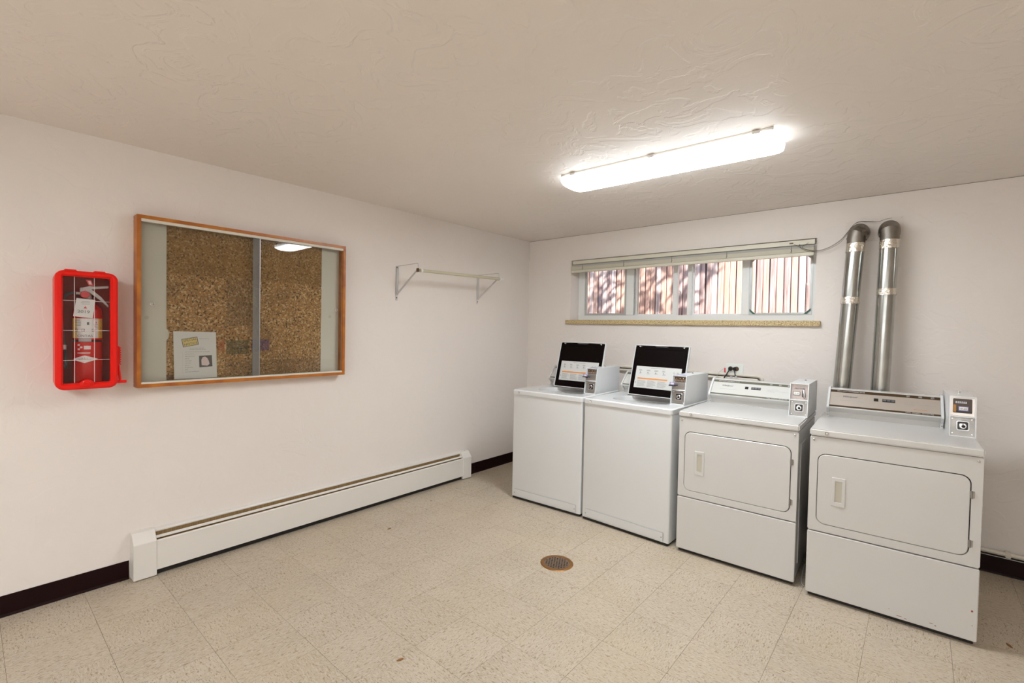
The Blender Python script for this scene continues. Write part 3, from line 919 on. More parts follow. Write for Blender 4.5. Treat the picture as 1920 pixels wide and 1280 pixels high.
for y_, z_ in ((-3.128, 1.368), (-3.170, 1.122)):
    npart('tape_glint', [(y_ - .006, z_ + .004), (y_ + .004, z_ - .006), (y_ + .006, z_ - .004), (y_ - .004, z_ + .006)], PX + .0008, 'whiteplastic')

# ------------------------------------------------------------------ fire extinguisher case
ex = thing('extinguisher_case', 'red plastic fire extinguisher case with a clear scored front on the left wall', 'case', (0, -3.728, 1.10))
def ep(name, bm, mat, **k): return obj(name, bm, mat, ex, local=False, **k)
EY0, EY1, EZ0, EZ1 = -3.843, -3.603, 1.092, 1.681
bm = B()
ring_prism(bm, rrect(EY0 + .006, EY1 - .006, EZ0 + .006, EZ1 - .006, .034), rrect(EY0 + .013, EY1 - .013, EZ0 + .013, EZ1 - .013, .028), .0005, .118, 'x')
prism(bm, rrect(EY0 + .012, EY1 - .012, EZ0 + .012, EZ1 - .012, .028), .0006, .006, 'x')
ep('case_body', bm, 'red')
bm = B(); prism(bm, rrect(EY0 + .0135, EY1 - .0135, EZ0 + .0135, EZ1 - .0135, .027), .0062, .0075, 'x'); ep('case_back', bm, 'reddeep', label='duller red back panel')
bm = B()
ring_prism(bm, rrect(EY0, EY1, EZ0, EZ1, .038, 7), rrect(EY0 + .028, EY1 - .028, EZ0 + .030, EZ1 - .026, .006, 7), .112, .152, 'x', soft=.009)
ep('cover_frame', bm, 'red')
bm = B()
ring_prism(bm, rrect(EY0 + .024, EY1 - .024, EZ0 + .026, EZ1 - .022, .008), rrect(EY0 + .030, EY1 - .030, EZ0 + .032, EZ1 - .028, .004), .120, .138, 'x', soft=.001)
ep('inner_lip', bm, 'red')
bm = B(); box(bm, .128, .1295, EY0 + .026, EY1 - .026, EZ0 + .028, EZ1 - .024); ep('clear_front', bm, 'clear')
bm = B()
for y_ in (-3.770, -3.695): box(bm, .1297, .1305, y_ - .0011, y_ + .0011, EZ0 + .030, EZ1 - .026)
for z_ in (1.534, 1.386, 1.238): box(bm, .1297, .1306, EY0 + .028, EY1 - .028, z_ - .0009, z_ + .0009)
ep('score_lines', bm, 'whiteline', label='white break lines moulded into the clear front')
for y_ in (-3.785, -3.675):
    bm = B(); box(bm, .108, .146, y_ - .023, y_ + .023, EZ1 - .003, EZ1 + .006, .003); ep('hinge_tab', bm, 'red')
bm = B(); prism(bm, [( -3.727 + .030 * math.cos(a), 1.112 + .030 * math.sin(a)) for a in [PI * i / 10 for i in range(11)]], .1515, .1545, 'x', inset1=.0015)
lathe(bm, [(0, .154), (.019, .154), (.019, .157), (.014, .160), (.013, .156), (.005, .156), (.004, .161), (0, .161)], (0, -3.727, 1.122), 22, 'x')
ep('cover_lock', bm, 'red')
st = []
bm = B(); box(bm, .112, .126, -3.6025, -3.590, 1.205, 1.305, .004)
for k in range(8): box(bm, .1115, .127, -3.5925, -3.5870, 1.208 + .012 * k, 1.214 + .012 * k, .001)
hm = ep('striker', bm, 'red', label='red striker bar hanging at the right side of the case')
bm = B(); tube(bm, [(.119, -3.597, 1.206), (.119, -3.590, 1.120)], .006, 8); tube(bm, [(.119, -3.6035, 1.117), (.119, -3.602, 1.118), (.119, -3.566, 1.118), (.119, -3.563, 1.118)], [.006, .0085, .0085, .005], 10)
obj('striker_head', bm, 'red', hm, local=False)
bm = B(); tube(bm, smooth_path([(.119, -3.608, 1.322), (.119, -3.602, 1.316), (.119, -3.605, 1.306)], 3), .002, 6); obj('chain', bm, 'zinc', hm, local=False)

fe = thing('fire_extinguisher', 'red dry chemical fire extinguisher standing inside the red wall case', 'fire extinguisher', (.068, -3.716, 1.116))
CX, CYc, CR = .0630, -3.712, .0585
def fp(name, bm, mat, **k): return obj(name, bm, mat, fe, local=False, **k)
bm = B(); lathe(bm, [(0, 1.116), (CR - .008, 1.116), (CR, 1.124), (CR, 1.478), (CR - .004, 1.497), (CR - .016, 1.515), (.022, 1.526), (.019, 1.534), (0, 1.534)], (CX, CYc, 0), 40)
fp('cylinder', bm, 'redmetal', sharp=50)
bm = B(); lathe(bm, [(.020, 1.530), (.022, 1.533), (.022, 1.545), (.017, 1.549), (.015, 1.575), (.018, 1.579), (.018, 1.592), (0, 1.592)], (CX, CYc, 0), 20)
box(bm, CX - .010, CX + .012, CYc - .030, CYc + .012, 1.580, 1.604, .003)
valve = fp('valve', bm, 'lever')
bm = B(); lathe(bm, [(0, .018), (.017, .018), (.018, .021), (.018, .033), (.0165, .035), (0, .035)], (CX, CYc - .014, 1.568), 24, 'x'); g_ = obj('gauge', bm, 'redtag', valve, local=False)
for k in range(6):
    pass
def lever(p, name):
    bm = B()
    for a, b_ in zip(p[:-1], p[1:]):
        (y0, z0, h0, w0), (y1, z1, h1, w1) = a, b_
        vs = []
        for (yy, zz, hh, ww) in (a, b_):
            for sx, sz in ((-1, -1), (1, -1), (1, 1), (-1, 1)): vs.append(bm.verts.new((CX + .01 + sx * ww, yy, zz + sz * hh)))
        for i in range(4): bm.faces.new((vs[i], vs[(i + 1) % 4], vs[4 + (i + 1) % 4], vs[4 + i]))
        bm.faces.new(vs[0:4][::-1]); bm.faces.new(vs[4:8])
    obj(name, bm, 'lever', valve, local=False)
lever([(-3.733, 1.597, .007, .010), (-3.706, 1.603, .010, .011), (-3.690, 1.605, .006, .010), (-3.632, 1.613, .005, .010)], 'upper_lever')
lever([(-3.706, 1.590, .010, .009), (-3.690, 1.577, .011, .009), (-3.660, 1.548, .010, .009), (-3.632, 1.512, .005, .008)], 'lower_lever')
bm = B(); tube(bm, smooth_path([(.083, -3.757, 1.573), (.086, -3.775, 1.574), (.088, -3.798, 1.560), (.088, -3.813, 1.520), (.088, -3.815, 1.44), (.089, -3.811, 1.39), (.090, -3.807, 1.34), (.090, -3.805, 1.312)], 5), .0072, 12)
fp('hose', bm, 'rubber')
bm = B(); tube(bm, [(.083, -3.730, 1.573), (.083, -3.742, 1.573), (.083, -3.742, 1.573), (.083, -3.760, 1.573)], [.0065, .0065, .0085, .0085], 10); fp('hose_fitting', bm, 'zinc')
bm = B(); lathe(bm, [(.0085, 1.290), (.0098, 1.291), (.0098, 1.297), (.0088, 1.299), (.0098, 1.301), (.0098, 1.312), (.0085, 1.314)], (.090, -3.805, 0), 14); fp('hose_ferrule', bm, 'zinc')
bm = B(); lathe(bm, [(0, 1.196), (.0125, 1.196), (.0125, 1.23), (.0105, 1.235), (.0085, 1.292), (0, 1.292)], (.090, -3.804, 0), 16); fp('nozzle', bm, 'black')
A0, A1 = -77, 63
bm = B(); cyl_patch(bm, CX, CYc, CR + .0010, A0, A1, 1.347, 1.447, 24); lab = fp('label', bm, 'paper', label='white instruction label with yellow side bands')
for a, b_ in ((A0, A0 + 27), (A1 - 27, A1)):
    bm = B(); cyl_patch(bm, CX, CYc, CR + .0016, a, b_, 1.347, 1.447, 5); obj('yellow_band', bm, 'tagyellow', lab, local=False)
bm = B()
def arcbar(a0, a1, z0, z1, r=CR + .0021): cyl_patch(bm, CX, CYc, r, a0, a1, z0, z1, 3)
for z_ in (1.440, 1.436, 1.428, 1.424, 1.414, 1.410): arcbar(-58, -34 + rnd.uniform(-6, 4), z_ - .0009, z_ + .0006)
for z_ in (1.442, 1.417, 1.404): arcbar(14, 32, z_ - .0008, z_ + .0005)
for a in (-52, -24, 14):
    for r0 in (0, 1):
        arcbar(a - 5, a + 5, 1.380 + r0 * .013, 1.382 + r0 * .013)
        arcbar(a - 6 + r0 * 10, a - 4 + r0 * 10, 1.381, 1.394)
    arcbar(a - 1, a + 3, 1.385, 1.389)
for a in (A0 + 15, A1 - 14):
    for z_ in (1.433, 1.400, 1.370): arcbar(a - 2.5, a + 2.5, z_ - .004, z_ - .0025); arcbar(a - 1, a + 1, z_ - .004, z_ + .004); arcbar(a - 2.5, a + 2.5, z_ + .0025, z_ + .004)
arcbar(-10, -2, 1.415, 1.428)
obj('label_print', bm, 'ink', lab, local=False)
def ctext(parent, s, size, mat, z, amid, r=CR + .0030, squash=1.0):
    """lettering bent round the cylinder"""
    o = text(parent, s, size, mat, Matrix.Identity(4), depth=.0001, squash=squash)
    base = Vector((CX, CYc, z)) - root_loc(parent)
    for v in o.data.vertices:
        a = math.radians(amid) + v.co.x / r
        v.co = Vector((base.x + (r + v.co.z) * math.cos(a), base.y + (r + v.co.z) * math.sin(a), base.z + v.co.y))
    return o
ctext(fe, 'CINTAS', .0165, 'ink', 1.3585, -18, squash=1.1)
for a in (11, 17):
    bm = B(); cyl_patch(bm, CX, CYc, CR + .0022, a + 6, a + 10, 1.405 + (a - 11) * .003, 1.413 + (a - 11) * .003, 3); obj('red_mark', bm, 'redtag', lab, local=False)
bm = B(); cyl_patch(bm, CX, CYc, CR + .0010, -110, 110, 1.329, 1.338, 30); fp('band', bm, 'black', label='black strap round the cylinder')
bm = B(); cyl_patch(bm, CX, CYc, CR + .0020, -42, 6, 1.330, 1.345, 10); fp('service_sticker', bm, 'inksoft')
bm = B()
for a, z_ in ((-42, 1.313), (-32, 1.301), (-42, 1.291)): cyl_patch(bm, CX, CYc, CR + .0012, a - 5, a + 5, z_ - .0045, z_ + .0045, 6)
cyl_patch(bm, CX, CYc, CR + .0012, -22, 4, 1.291, 1.309, 8)
cyl_patch(bm, CX, CYc, CR + .0012, -48, 2, 1.270, 1.275, 8)
fp('white_print', bm, 'pink')
bm = B(); cyl_patch(bm, CX, CYc, CR + .0014, -72, 34, 1.222, 1.260, 16, 'diamond'); fp('diamond_label', bm, 'paper')
ctext(fe, 'A  B  C', .0085, 'redtag', 1.246, -18)
ctext(fe, 'DRY CHEMICAL', .0075, 'ink', 1.239, -18)
tg = [(-3.762, 1.548), (-3.690, 1.541), (-3.701, 1.448), (-3.775, 1.457)]
bm = B(); prism(bm, tg[::-1], .1262, .1266, 'x'); itag = fp('inspection_tag', bm, 'paper', label='white paper inspection tag dated 2019')
mt = basis(Vector((.1273, -3.7355, 1.480)) - root_loc(itag), (0, 1, -.07), (0, .07, 1)); text(itag, '2019', .021, 'ink', mt, squash=1.15)
bm = B()
for z_, L in ((1.531, .030), (1.526, .036), (1.519, .030)):
    prism(bm, q4(-3.728 - L / 2, -3.728 + L / 2, z_ - .001, z_ + .0008), .1269, .1271, 'x')
obj('tag_print', bm, 'inksoft', itag, local=False)
bm = B(); prism(bm, [(-3.736, 1.497), (-3.722, 1.497), (-3.729, 1.509)], .1269, .1271, 'x'); obj('tag_mark', bm, 'redtag', itag, local=False)
bm = B(); prism(bm, [(-3.715, 1.615), (-3.696, 1.612), (-3.706, 1.643), (-3.726, 1.642)], .118, .1186, 'x'); rt = fp('warning_tag', bm, 'redtag', label='small red tag tied to the lever')
bm = B(); prism(bm, [(-3.713, 1.620), (-3.703, 1.619), (-3.707, 1.636), (-3.717, 1.636)], .1188, .1190, 'x'); obj('tag_print', bm, 'pink', rt, local=False)

# ------------------------------------------------------------------ hanging rod
hr = thing('clothes_rod', 'cream clothes hanging rod on two zinc brackets high on the left wall', 'clothes rod', (0, -1.29, 1.66))
def rp_(name, bm, mat, par=None, **k): return obj(name, bm, mat, par or hr, local=False, **k)
for yb, zb in ((-1.764, 1.938), (-.812, 1.955)):
    bm = B()
    box(bm, .0005, .0035, yb - .010, yb + .010, zb - .285, zb, .0008)
    box(bm, .003, .012, yb - .010, yb - .0075, zb - .24, zb - .005); box(bm, .003, .012, yb + .0075, yb + .010, zb - .24, zb - .005)
    br = rp_('bracket', bm, 'zinc')
    bm = B(); tube(bm, smooth_path([(.004, yb, zb - .002), (.10, yb, zb - .0005), (.262, yb, zb + .002), (.280, yb, zb - .002), (.284, yb, zb - .018), (.280, yb, zb - .03)], 4), .0025, 6)
    rp_('top_wire', bm, 'zinc', br)
    bm = B()
    a = Vector((.010, yb, zb - .232)); b_ = Vector((.268, yb, zb - .052)); d = (b_ - a).normalized(); nrm = Vector((-d.z, 0, d.x))
    vs = []
    for p in (a, b_):
        for s1, s2 in ((-1, -1), (1, -1), (1, 1), (-1, 1)): vs.append(bm.verts.new(p + nrm * s1 * .003 + Vector((0, s2 * .007, 0))))
    for i in range(4): bm.faces.new((vs[i], vs[(i + 1) % 4], vs[4 + (i + 1) % 4], vs[4 + i]))
    bm.faces.new(vs[0:4][::-1]); bm.faces.new(vs[4:8])
    rp_('brace', bm, 'zinc', br)
    for z_ in (zb - .012, zb - .262):
        bm = B(); lathe(bm, [(0, .0034), (.0055, .0034), (.0045, .0055), (0, .006)], (0, yb, z_), 10, 'x'); rp_('screw', bm, 'dark', br)
    bm = B(); box(bm, .266, .292, yb - .006, yb + .004, zb - .066, zb - .036, .002); rp_('hook_end', bm, 'socket' if yb < -1 else 'zinc', br)
bm = B(); tube(bm, [(.280, -1.745, 1.886), (.280, -.775, 1.905)], .0125, 16); rp_('rod', bm, 'rod')
for y_, z_ in ((-1.728, 1.8865), (-.790, 1.905), (-.766, 1.9055)):
    bm = B(); lathe(bm, [(.0127, -.008), (.0165, -.007), (.0175, 0), (.0165, .007), (.0127, .008)], (.280, y_, z_), 16, 'y'); rp_('rod_collar', bm, 'whiteplastic')

# ------------------------------------------------------------------ machines
def coin_box(t, x0, x1, y0, y1, z0, z1, style, body='boxwhite'):
    """coin meter housing on the right of a machine top, open front split in two bays"""
    lean = .035
    def zlean(bm):
        for v in bm.verts:
            if v.co.y < y0 + .06: v.co.y += lean * max(0, (v.co.z - z0) / (z1 - z0))
    zm = z0 + (z1 - z0) * .50
    tk = .0045
    bm = B()
    for a in ((x0, x0 + tk, y0, y1, z0, z1), (x1 - tk, x1, y0, y1, z0, z1), (x0 + tk, x1 - tk, y0, y1, z1 - tk, z1), (x0 + tk, x1 - tk, y0, y1, z0, z0 + tk),
              (x0 + tk, x1 - tk, y1 - tk, y1, z0 + tk, z1 - tk), (x0 + tk, x1 - tk, y0, y0 + .03, zm - .003, zm + .003), (x0 + tk, x1 - tk, y0 + .030, y0 + .034, z0 + tk, z1 - tk)):
        box(bm, *a)
    zlean(bm)
    cbx = obj('coin_box', bm, body, t)
    def part(name, bm, mat, **k):
        zlean(bm); return obj(name, bm, mat, cbx, **k)
    d = .016
    # lower lock plate
    bm = B(); box(bm, x0 + tk, x1 - tk, y0 + d, y0 + d + .003, z0 + tk, zm - .003); part('lock_plate', bm, 'plate_steel')
    cx = (x0 + x1) / 2 + .002; cz = (z0 + zm) / 2 + .004; q = .020
    bm = B(); ring_prism(bm, rrect(cx - q * 1.25, cx + q * 1.25, cz - q * 1.25, cz + q * 1.25, .009), rrect(cx - q, cx + q, cz - q, cz + q, .006), y0 + d, y0 + d - .005, 'y', soft=.001)
    part('lock_surround', bm, 'steel')
    bm = B(); prism(bm, rrect(cx - q, cx + q, cz - q, cz + q, .006), y0 + d, y0 + d - .0015, 'y'); part('lock_recess', bm, 'black')
    bm = B(); lathe(bm, [(0, -.002), (.0145, -.002), (.0145, -.009), (.012, -.011), (0, -.011)], (cx, y0 + d, cz), 20, 'y'); part('lock_cylinder', bm, 'chrome')
    bm = B(); lathe(bm, [(0, -.0112), (.0075, -.0112), (.0075, -.0125), (0, -.0125)], (cx + .002, y0 + d, cz - .002), 16, 'y')
    box(bm, cx - .005, cx + .009, y0 + d - .0132, y0 + d - .0126, cz - .003, cz - .0012); part('keyway', bm, 'dark')
    for sx in (-1, 1):
        for sz in (-1, 1):
            bm = B(); lathe(bm, [(0, -.0001), (.0042, -.0001), (.0038, -.002), (0, -.0028)], ((x0 + x1) / 2 + sx * .037, y0 + d, (z0 + zm) / 2 + sz * .037), 10, 'y'); part('bolt', bm, 'chrome')
    # upper bay
    ux0, ux1, uz0, uz1 = x0 + tk, x1 - tk, zm + .003, z1 - tk
    if style == 'dark':
        bm = B(); box(bm, ux0, ux1, y0 + d, y0 + d + .003, uz0, uz1); part('chute_plate', bm, 'panel_silver')
        bm = B(); prism(bm, rrect(ux0 + .010, ux1 - .010, uz0 + .014, uz1 - .008, .004), y0 + d, y0 + d - .003, 'y'); part('chute_window', bm, 'brown')
    else:
        bm = B(); box(bm, ux0, ux1, y0 + d, y0 + d + .003, uz0, uz1); part('chute_plate', bm, 'coinface' if style == 'plate' else 'steel')
    if style == 'slide':
        bm = B(); box(bm, ux0 + .008, ux1 - .002, y0 + d - .004, y0 + d, uz1 - .040, uz1 - .008, .001); part('coin_panel', bm, 'socket')
        for k in range(3):
            bm = B(); lathe(bm, [(0, -.004), (.003, -.0045), (0, -.0065)], (ux0 + .022 + .024 * k, y0 + d, uz1 - .017), 8, 'y'); part('stud', bm, 'chrome')
        bm = B()
        for k in range(7): box(bm, ux0 + .014 + .0105 * k, ux0 + .0185 + .0105 * k, y0 + d - .0055, y0 + d - .004, uz1 - .036, uz1 - .027)
        part('coin_slots', bm, 'steel')
        bm = B(); box(bm, ux0 + .006, ux1 - .004, y0 + .002, y0 + d, uz0 + .022, uz0 + .046, .002); part('slide_carrier', bm, 'steel')
        bm = B(); box(bm, ux0 - .010, ux0 + .040, y0 - .045, y0 + .004, uz0 + .026, uz0 + .033, .002); sl = part('coin_slide', bm, 'black')
        bm = B(); box(bm, ux0 - .004, ux0 + .032, y0 - .040, y0 - .037, uz0 + .033, uz0 + .052, .001); tgp = part('price_tag', bm, 'purple')
        bm = B(); box(bm, ux0 + .003, ux0 + .026, y0 - .0415, y0 - .0403, uz0 + .037, uz0 + .048); part('tag_face', bm, 'paper')
        fy, tx, tz, ts = y0 - .0405 + lean * .72, ux0 + .0145, uz0 + .0425, .010
        text(cbx, '$1.25', ts, 'ink', basis((tx, fy - .0015, tz), (1, 0, 0), (0, 0, 1)), squash=.85)
    else:
        dark_ = style == 'dark'
        bm = B()
        for k in range(8 if not dark_ else 6):
            xx = ux0 + .020 + .0075 * k
            vs = box(bm, xx, xx + .0035, y0 + d - .0045, y0 + d - .003, uz1 - .032, uz1 - .022)
        part('coin_slots', bm, 'ink' if not dark_ else 'steel')
        sx0 = ux0 + (.016 if not dark_ else .034)
        bm = B(); box(bm, sx0 - .003, sx0 + .035, y0 + d - .0040, y0 + d - .003, uz0 + .028 - .003, uz0 + .048); part('tag_rim', bm, 'ink' if not dark_ else 'purple')
        bm = B(); box(bm, sx0, sx0 + .032, y0 + d - .0055, y0 + d - .0040, uz0 + .028, uz0 + .045, .0005); part('price_tag', bm, 'paper')
        zt = uz0 + .0365
        text(cbx, '$1.25', .012, 'ink', basis((sx0 + .016, y0 + d - .0065 + lean * (zt - z0) / (z1 - z0), zt), (1, 0, 0), (0, 0, 1)), squash=.9)
        if dark_:
            bm = B(); box(bm, ux0 + .022, ux1 - .012, y0 + d - .012, y0 + d - .003, uz0 + .017, uz0 + .024, .001); part('coin_slide', bm, 'black')
            bm = B(); box(bm, ux0 + .012, ux0 + .022, y0 + d - .006, y0 + d - .003, uz0 + .018, uz0 + .055, .001); part('side_guide', bm, 'rust')
        else:
            bm = B(); tube(bm, smooth_path([(ux1 - .024, y0 + d - .004, uz0 + .058), (ux1 - .020, y0 + d - .014, uz0 + .040), (ux1 - .016, y0 + d - .016, uz0 + .022), (ux1 - .020, y0 + d - .006, uz0 + .014)], 4), .005, 8); part('coin_slide', bm, 'steel')
            bm = B(); box(bm, ux1 - .031, ux1 - .026, y0 + d - .006, y0 + d - .003, uz0 + .016, uz0 + .056); part('slide_slot', bm, 'black')
    bm = B(); lathe(bm, [(0, 0), (.006, 0), (.006, .004), (.004, .009), (0, .010)], (x0 + .055, y0 + .26, z1), 12); obj('top_lock', bm, 'chrome', cbx)
    return cbx

def console(t, x0, x1, face, stripe, endm, buttons=True):
    prof = [(.545, .9255), (.545, .955), (.505, .985), (.504, .990), (.606, 1.091), (.616, 1.095), (.690, 1.095), (.690, .9255)]
    bm = B()
    A = [bm.verts.new((x0, y, z)) for y, z in prof]; C_ = [bm.verts.new((x1, y, z)) for y, z in prof]
    n = len(prof)
    for i in range(n): bm.faces.new((A[i], A[(i + 1) % n], C_[(i + 1) % n], C_[i]))
    bm.faces.new(A[::-1]); bm.faces.new(C_)
    c = obj('console', bm, 'enamel2', t)
    for (a, b_) in ((x0 - .012, x0), (x1, x1 + .012)):
        bm = B()
        pe = [(.532, .9255), (.530, .950), (.494, .984), (.494, .992), (.600, 1.098), (.614, 1.102), (.693, 1.102), (.693, .9255)]
        A = [bm.verts.new((a, y, z)) for y, z in pe]; C_ = [bm.verts.new((b_, y, z)) for y, z in pe]
        for i in range(n): bm.faces.new((A[i], A[(i + 1) % n], C_[(i + 1) % n], C_[i]))
        bm.faces.new(A[::-1]); bm.faces.new(C_)
        ec = obj('end_cap', bm, endm, c)
        bm = B(); lathe(bm, [(0, -.0002), (.003, -.0002), (.003, -.002), (0, -.0025)], ((a + b_) / 2, .531, .937), 8, 'y'); obj('screw', bm, 'ink', ec)
    o0 = Vector((0, .504, .990)); up = Vector((0, .102, .101)); L = up.length; up.normalize(); nr = Vector((0, -up.z, up.y))
    def pl(u0, u1, v0, v1, h, name, mat, par=None, **k):
        bm = B()
        vs = []
        for hh in (.0001, h):
            for u, v in ((u0, v0), (u1, v0), (u1, v1), (u0, v1)): vs.append(bm.verts.new(Vector((u, 0, 0)) + o0 + up * v + nr * hh))
        bm.faces.new(vs[4:8]); bm.faces.new(vs[0:4][::-1])
        for i in range(4): bm.faces.new((vs[i], vs[(i + 1) % 4], vs[4 + (i + 1) % 4], vs[4 + i]))
        return obj(name, bm, mat, par or c, **k)
    pl(x0 + .001, x1 - .001, .003, L - .002, .0012, 'face_plate', face)
    pl(x0 + .001, x1 - .001, L - .0235, L - .0035, .0018, 'stripe', stripe)
    pl(x0 + .001, x1 - .001, .0035, .0155, .0018, 'stripe', stripe)
    def tx(s, u, v, size, mat, **k):
        text(c, s, size, mat, basis(Vector((u, 0, 0)) + o0 + up * v + nr * .0024, (1, 0, 0), up), **k)
    if buttons:
        tx('HEAVY-DUTY COMMERCIAL DRYER', x0 + .105, L - .0135, .0088, 'paper')
        for u, s in ((.42, 'HIGH\nHEAT'), (.475, 'PERM.\nPRESS'), (.528, 'LOW\nHEAT')): tx(s, u, L - .0135, .0066, 'paper')
        tx('Whirlpool', x0 + .100, L * .62, .0175, 'ink', shear=.4)
        pl(x0 + .055, x0 + .170, L * .40, L * .41, .0016, 'fine_print', 'inksoft')
        pl(.262, .283, L * .50, L * .64, .0045, 'start_button', 'black')
        pl(.302, .362, L * .50, L * .64, .0035, 'selector', 'black')
        for k in range(3): pl(.306 + .019 * k, .321 + .019 * k, L * .53, L * .61, .0055, 'key', 'ink')
        for v, a, b_ in ((.60, .43, .47), (.55, .40, .44), (.50, .41, .545), (.45, .40, .45)):
            pl(a, b_, L * v, L * v + .001, .0016, 'fine_print', 'inksoft')
        if face == 'panel_silver': pl(.445, .505, L * .24, L * .24 + .0025, .0016, 'orange_print', 'orange')
        tx('NORMAL   COMMERCIAL   PERMANENT PRESS', .47, .0095, .0060, 'paper')
    return c

def washer(loc, rz, w, label):
    t = thing('washing_machine', label, 'washing machine', (loc[0], loc[1], 0), rz, 'washing machines')
    D = .66
    bm = B()
    outer = rrect(0, w, 0, D, .012, 3); inner = rrect(.02, w - .02, .02, D - .02, .004, 3)
    ring_prism(bm, outer, inner, .022, .885, 'z')
    # toe ridge pressed into the front
    box(bm, .03, w - .035, -.0050, .004, .026, .090, .0045)
    obj('cabinet', bm, 'enamel', t)
    bm = B(); box(bm, .022, w - .022, .022, D - .022, .03, .05); obj('bottom_pan', bm, 'dark', t)
    bm = B(); box(bm, .010, w - .010, .006, D - .01, .003, .022); obj('base', bm, 'dark', t, label='recessed block painted as the shade under the washer')  # dark colour stands in for the shadow strip below the cabinet
    for x_ in (.035, w - .05):
        bm = B(); lathe(bm, [(0, -.0050), (.0035, -.0050), (.003, -.0062), (0, -.0067)], (x_, 0, .055), 8, 'y'); obj('screw', bm, 'ink', t)
    # top with the tub opening
    bm = B()
    o_ = rrect(-.003, w + .003, -.008, D, .022, 6); i_ = rrect(.150, .572, .095, .405, .11, 6)
    ring_prism(bm, o_, i_, .887, .925, 'z', soft=.008)
    top = obj('top_panel', bm, 'enamel', t)
    bm = B(); lathe(bm, [(0, -.0082), (.0085, -.0082), (.0085, -.011), (.006, -.012), (.004, -.0095), (0, -.0095)], (.063, 0, .905), 14, 'y'); obj('front_lock', bm, 'chrome', t)
    # tub
    bm = B()
    ring_prism(bm, rrect(.140, .582, .085, .415, .115, 6), rrect(.175, .547, .120, .392, .10, 6), .872, .886, 'z'); obj('tub_ring', bm, 'enamel2', t)
    bm = B(); lathe(bm, [(.24, .868), (.235, .60), (.225, .40), (.05, .39), (.045, .55), (.035, .84), (0, .85)], (.361, .30, 0), 36); obj('tub', bm, 'black', t)
    bm = B(); lathe(bm, [(.262, .872), (.250, .872), (.235, .862), (.240, .850), (.262, .850)], (.361, .30, 0), 36); obj('tub_rim', bm, 'enamel2', t)
    # rear sill under the hinge with printed marks
    bm = B(); box(bm, .150, .580, .385, .412, .905, .930, .002); obj('hinge_sill', bm, 'steel', t)
    # lid, thrown open
    hx0, hx1 = .148, .592
    base = Vector((0, .410, .930)); up = Vector((0, .118, .395)); L = up.length; up.normalize(); nr = Vector((0, -up.z, up.y))
    MT = basis(base, (1, 0, 0), up)   # local z = towards the front
    lid = None
    bm = B(); ring_prism(bm, rrect(hx0, hx1, 0, L, .012, 4), rrect(hx0 + .006, hx1 - .006, .006, L - .006, .008, 4), -.010, .014, 'z', soft=.001)
    prism(bm, rrect(hx0 + .004, hx1 - .004, .004, L - .004, .008, 4), -.010, -.006, 'z')
    bm.transform(MT); lid = obj('lid', bm, 'enamel', t)
    bm = B()
    pts = [(hx0 + .006, .006), (hx1 - .010, .006), (hx1 - .006, L - .018)]
    # notched top edge, dark inner shell
    top_pts = [(hx1 - .012, L - .008), (hx1 - .030, L - .008), (hx1 - .036, L - .020), (hx1 - .048, L - .020), (hx1 - .056, L - .010), (hx1 - .16, L - .008), (hx1 - .18, L - .014), (hx0 + .18, L - .014), (hx0 + .16, L - .008),
               (hx0 + .056, L - .010), (hx0 + .048, L - .020), (hx0 + .036, L - .020), (hx0 + .030, L - .008), (hx0 + .012, L - .008), (hx0 + .006, L - .018)]
    prism(bm, pts + top_pts, -.006, .010, 'z', inset1=.003)
    bm.transform(MT); obj('lid_inner', bm, 'lidblack', lid, label='black inner shell of the lid')
    bm = B(); ring_prism(bm, rrect(hx0 + .012, hx1 - .014, .014, L - .030, .012, 4), rrect(hx0 + .018, hx1 - .020, .020, L - .036, .010, 4), .010, .013, 'z', soft=.0008)
    bm.transform(MT); obj('lid_rib', bm, 'lidblack', lid)
    for x_ in (hx0 + .042, hx1 - .042):
        bm = B(); lathe(bm, [(0, .010), (.006, .010), (.005, .014), (0, .015)], (x_, L - .014, 0), 10); bm.transform(MT); obj('lid_bumper', bm, 'enamel2', lid)
    sx0, sx1, sv0, sv1 = hx0 + .040, hx1 - .036, .062, .236
    bm = B(); prism(bm, rrect(sx0, sx1, sv0, sv1, .002, 1), .0102, .0110, 'z'); bm.transform(MT); stk = obj('instruction_sticker', bm, 'sticker', lid, label='white washing instruction sticker with an orange bar')
    bm = B(); prism(bm, q4(sx0 + .022, sx1 - .10, sv0 + .070, sv0 + .081), .0112, .0115, 'z'); bm.transform(MT); obj('orange_bar', bm, 'orange', lid)
    bm = B()
    def bar(u0, u1, v, h=.0016): prism(bm, q4(u0, u1, v - h / 2, v + h / 2), .0112, .0115, 'z')
    bar(sx0 + .12, sx0 + .24, sv1 - .012, .0022)
    for k in range(4):
        u = sx0 + .026 + .064 * k
        for v in range(3): bar(u, u + rnd.uniform(.018, .034), sv1 - .028 - .0042 * v)
        for v in range(2): bar(u + .004, u + rnd.uniform(.020, .034), sv1 - .052 - .009 * v, .0014)
        prism(bm, [(u + .008, sv1 - .050), (u + .018, sv1 - .058), (u + .012, sv1 - .042)], .0112, .0115, 'z')
    for k in range(3):
        u = sx0 + .024 + .084 * k
        for v in range(8): bar(u, u + rnd.uniform(.050, .074), sv0 + .060 - .0066 * v, .0016)
    for v in range(6): bar(sx1 - .062, sx1 - .050, sv1 - .035 - .008 * v, .002); bar(sx1 - .034, sx1 - .020, sv1 - .035 - .008 * v, .002)
    prism(bm, [(sx0 + .006, sv0 + .038), (sx0 + .016, sv0 + .038), (sx0 + .011, sv0 + .047)], .0112, .0115, 'z')
    bm.transform(MT); obj('sticker_print', bm, 'ink', lid)
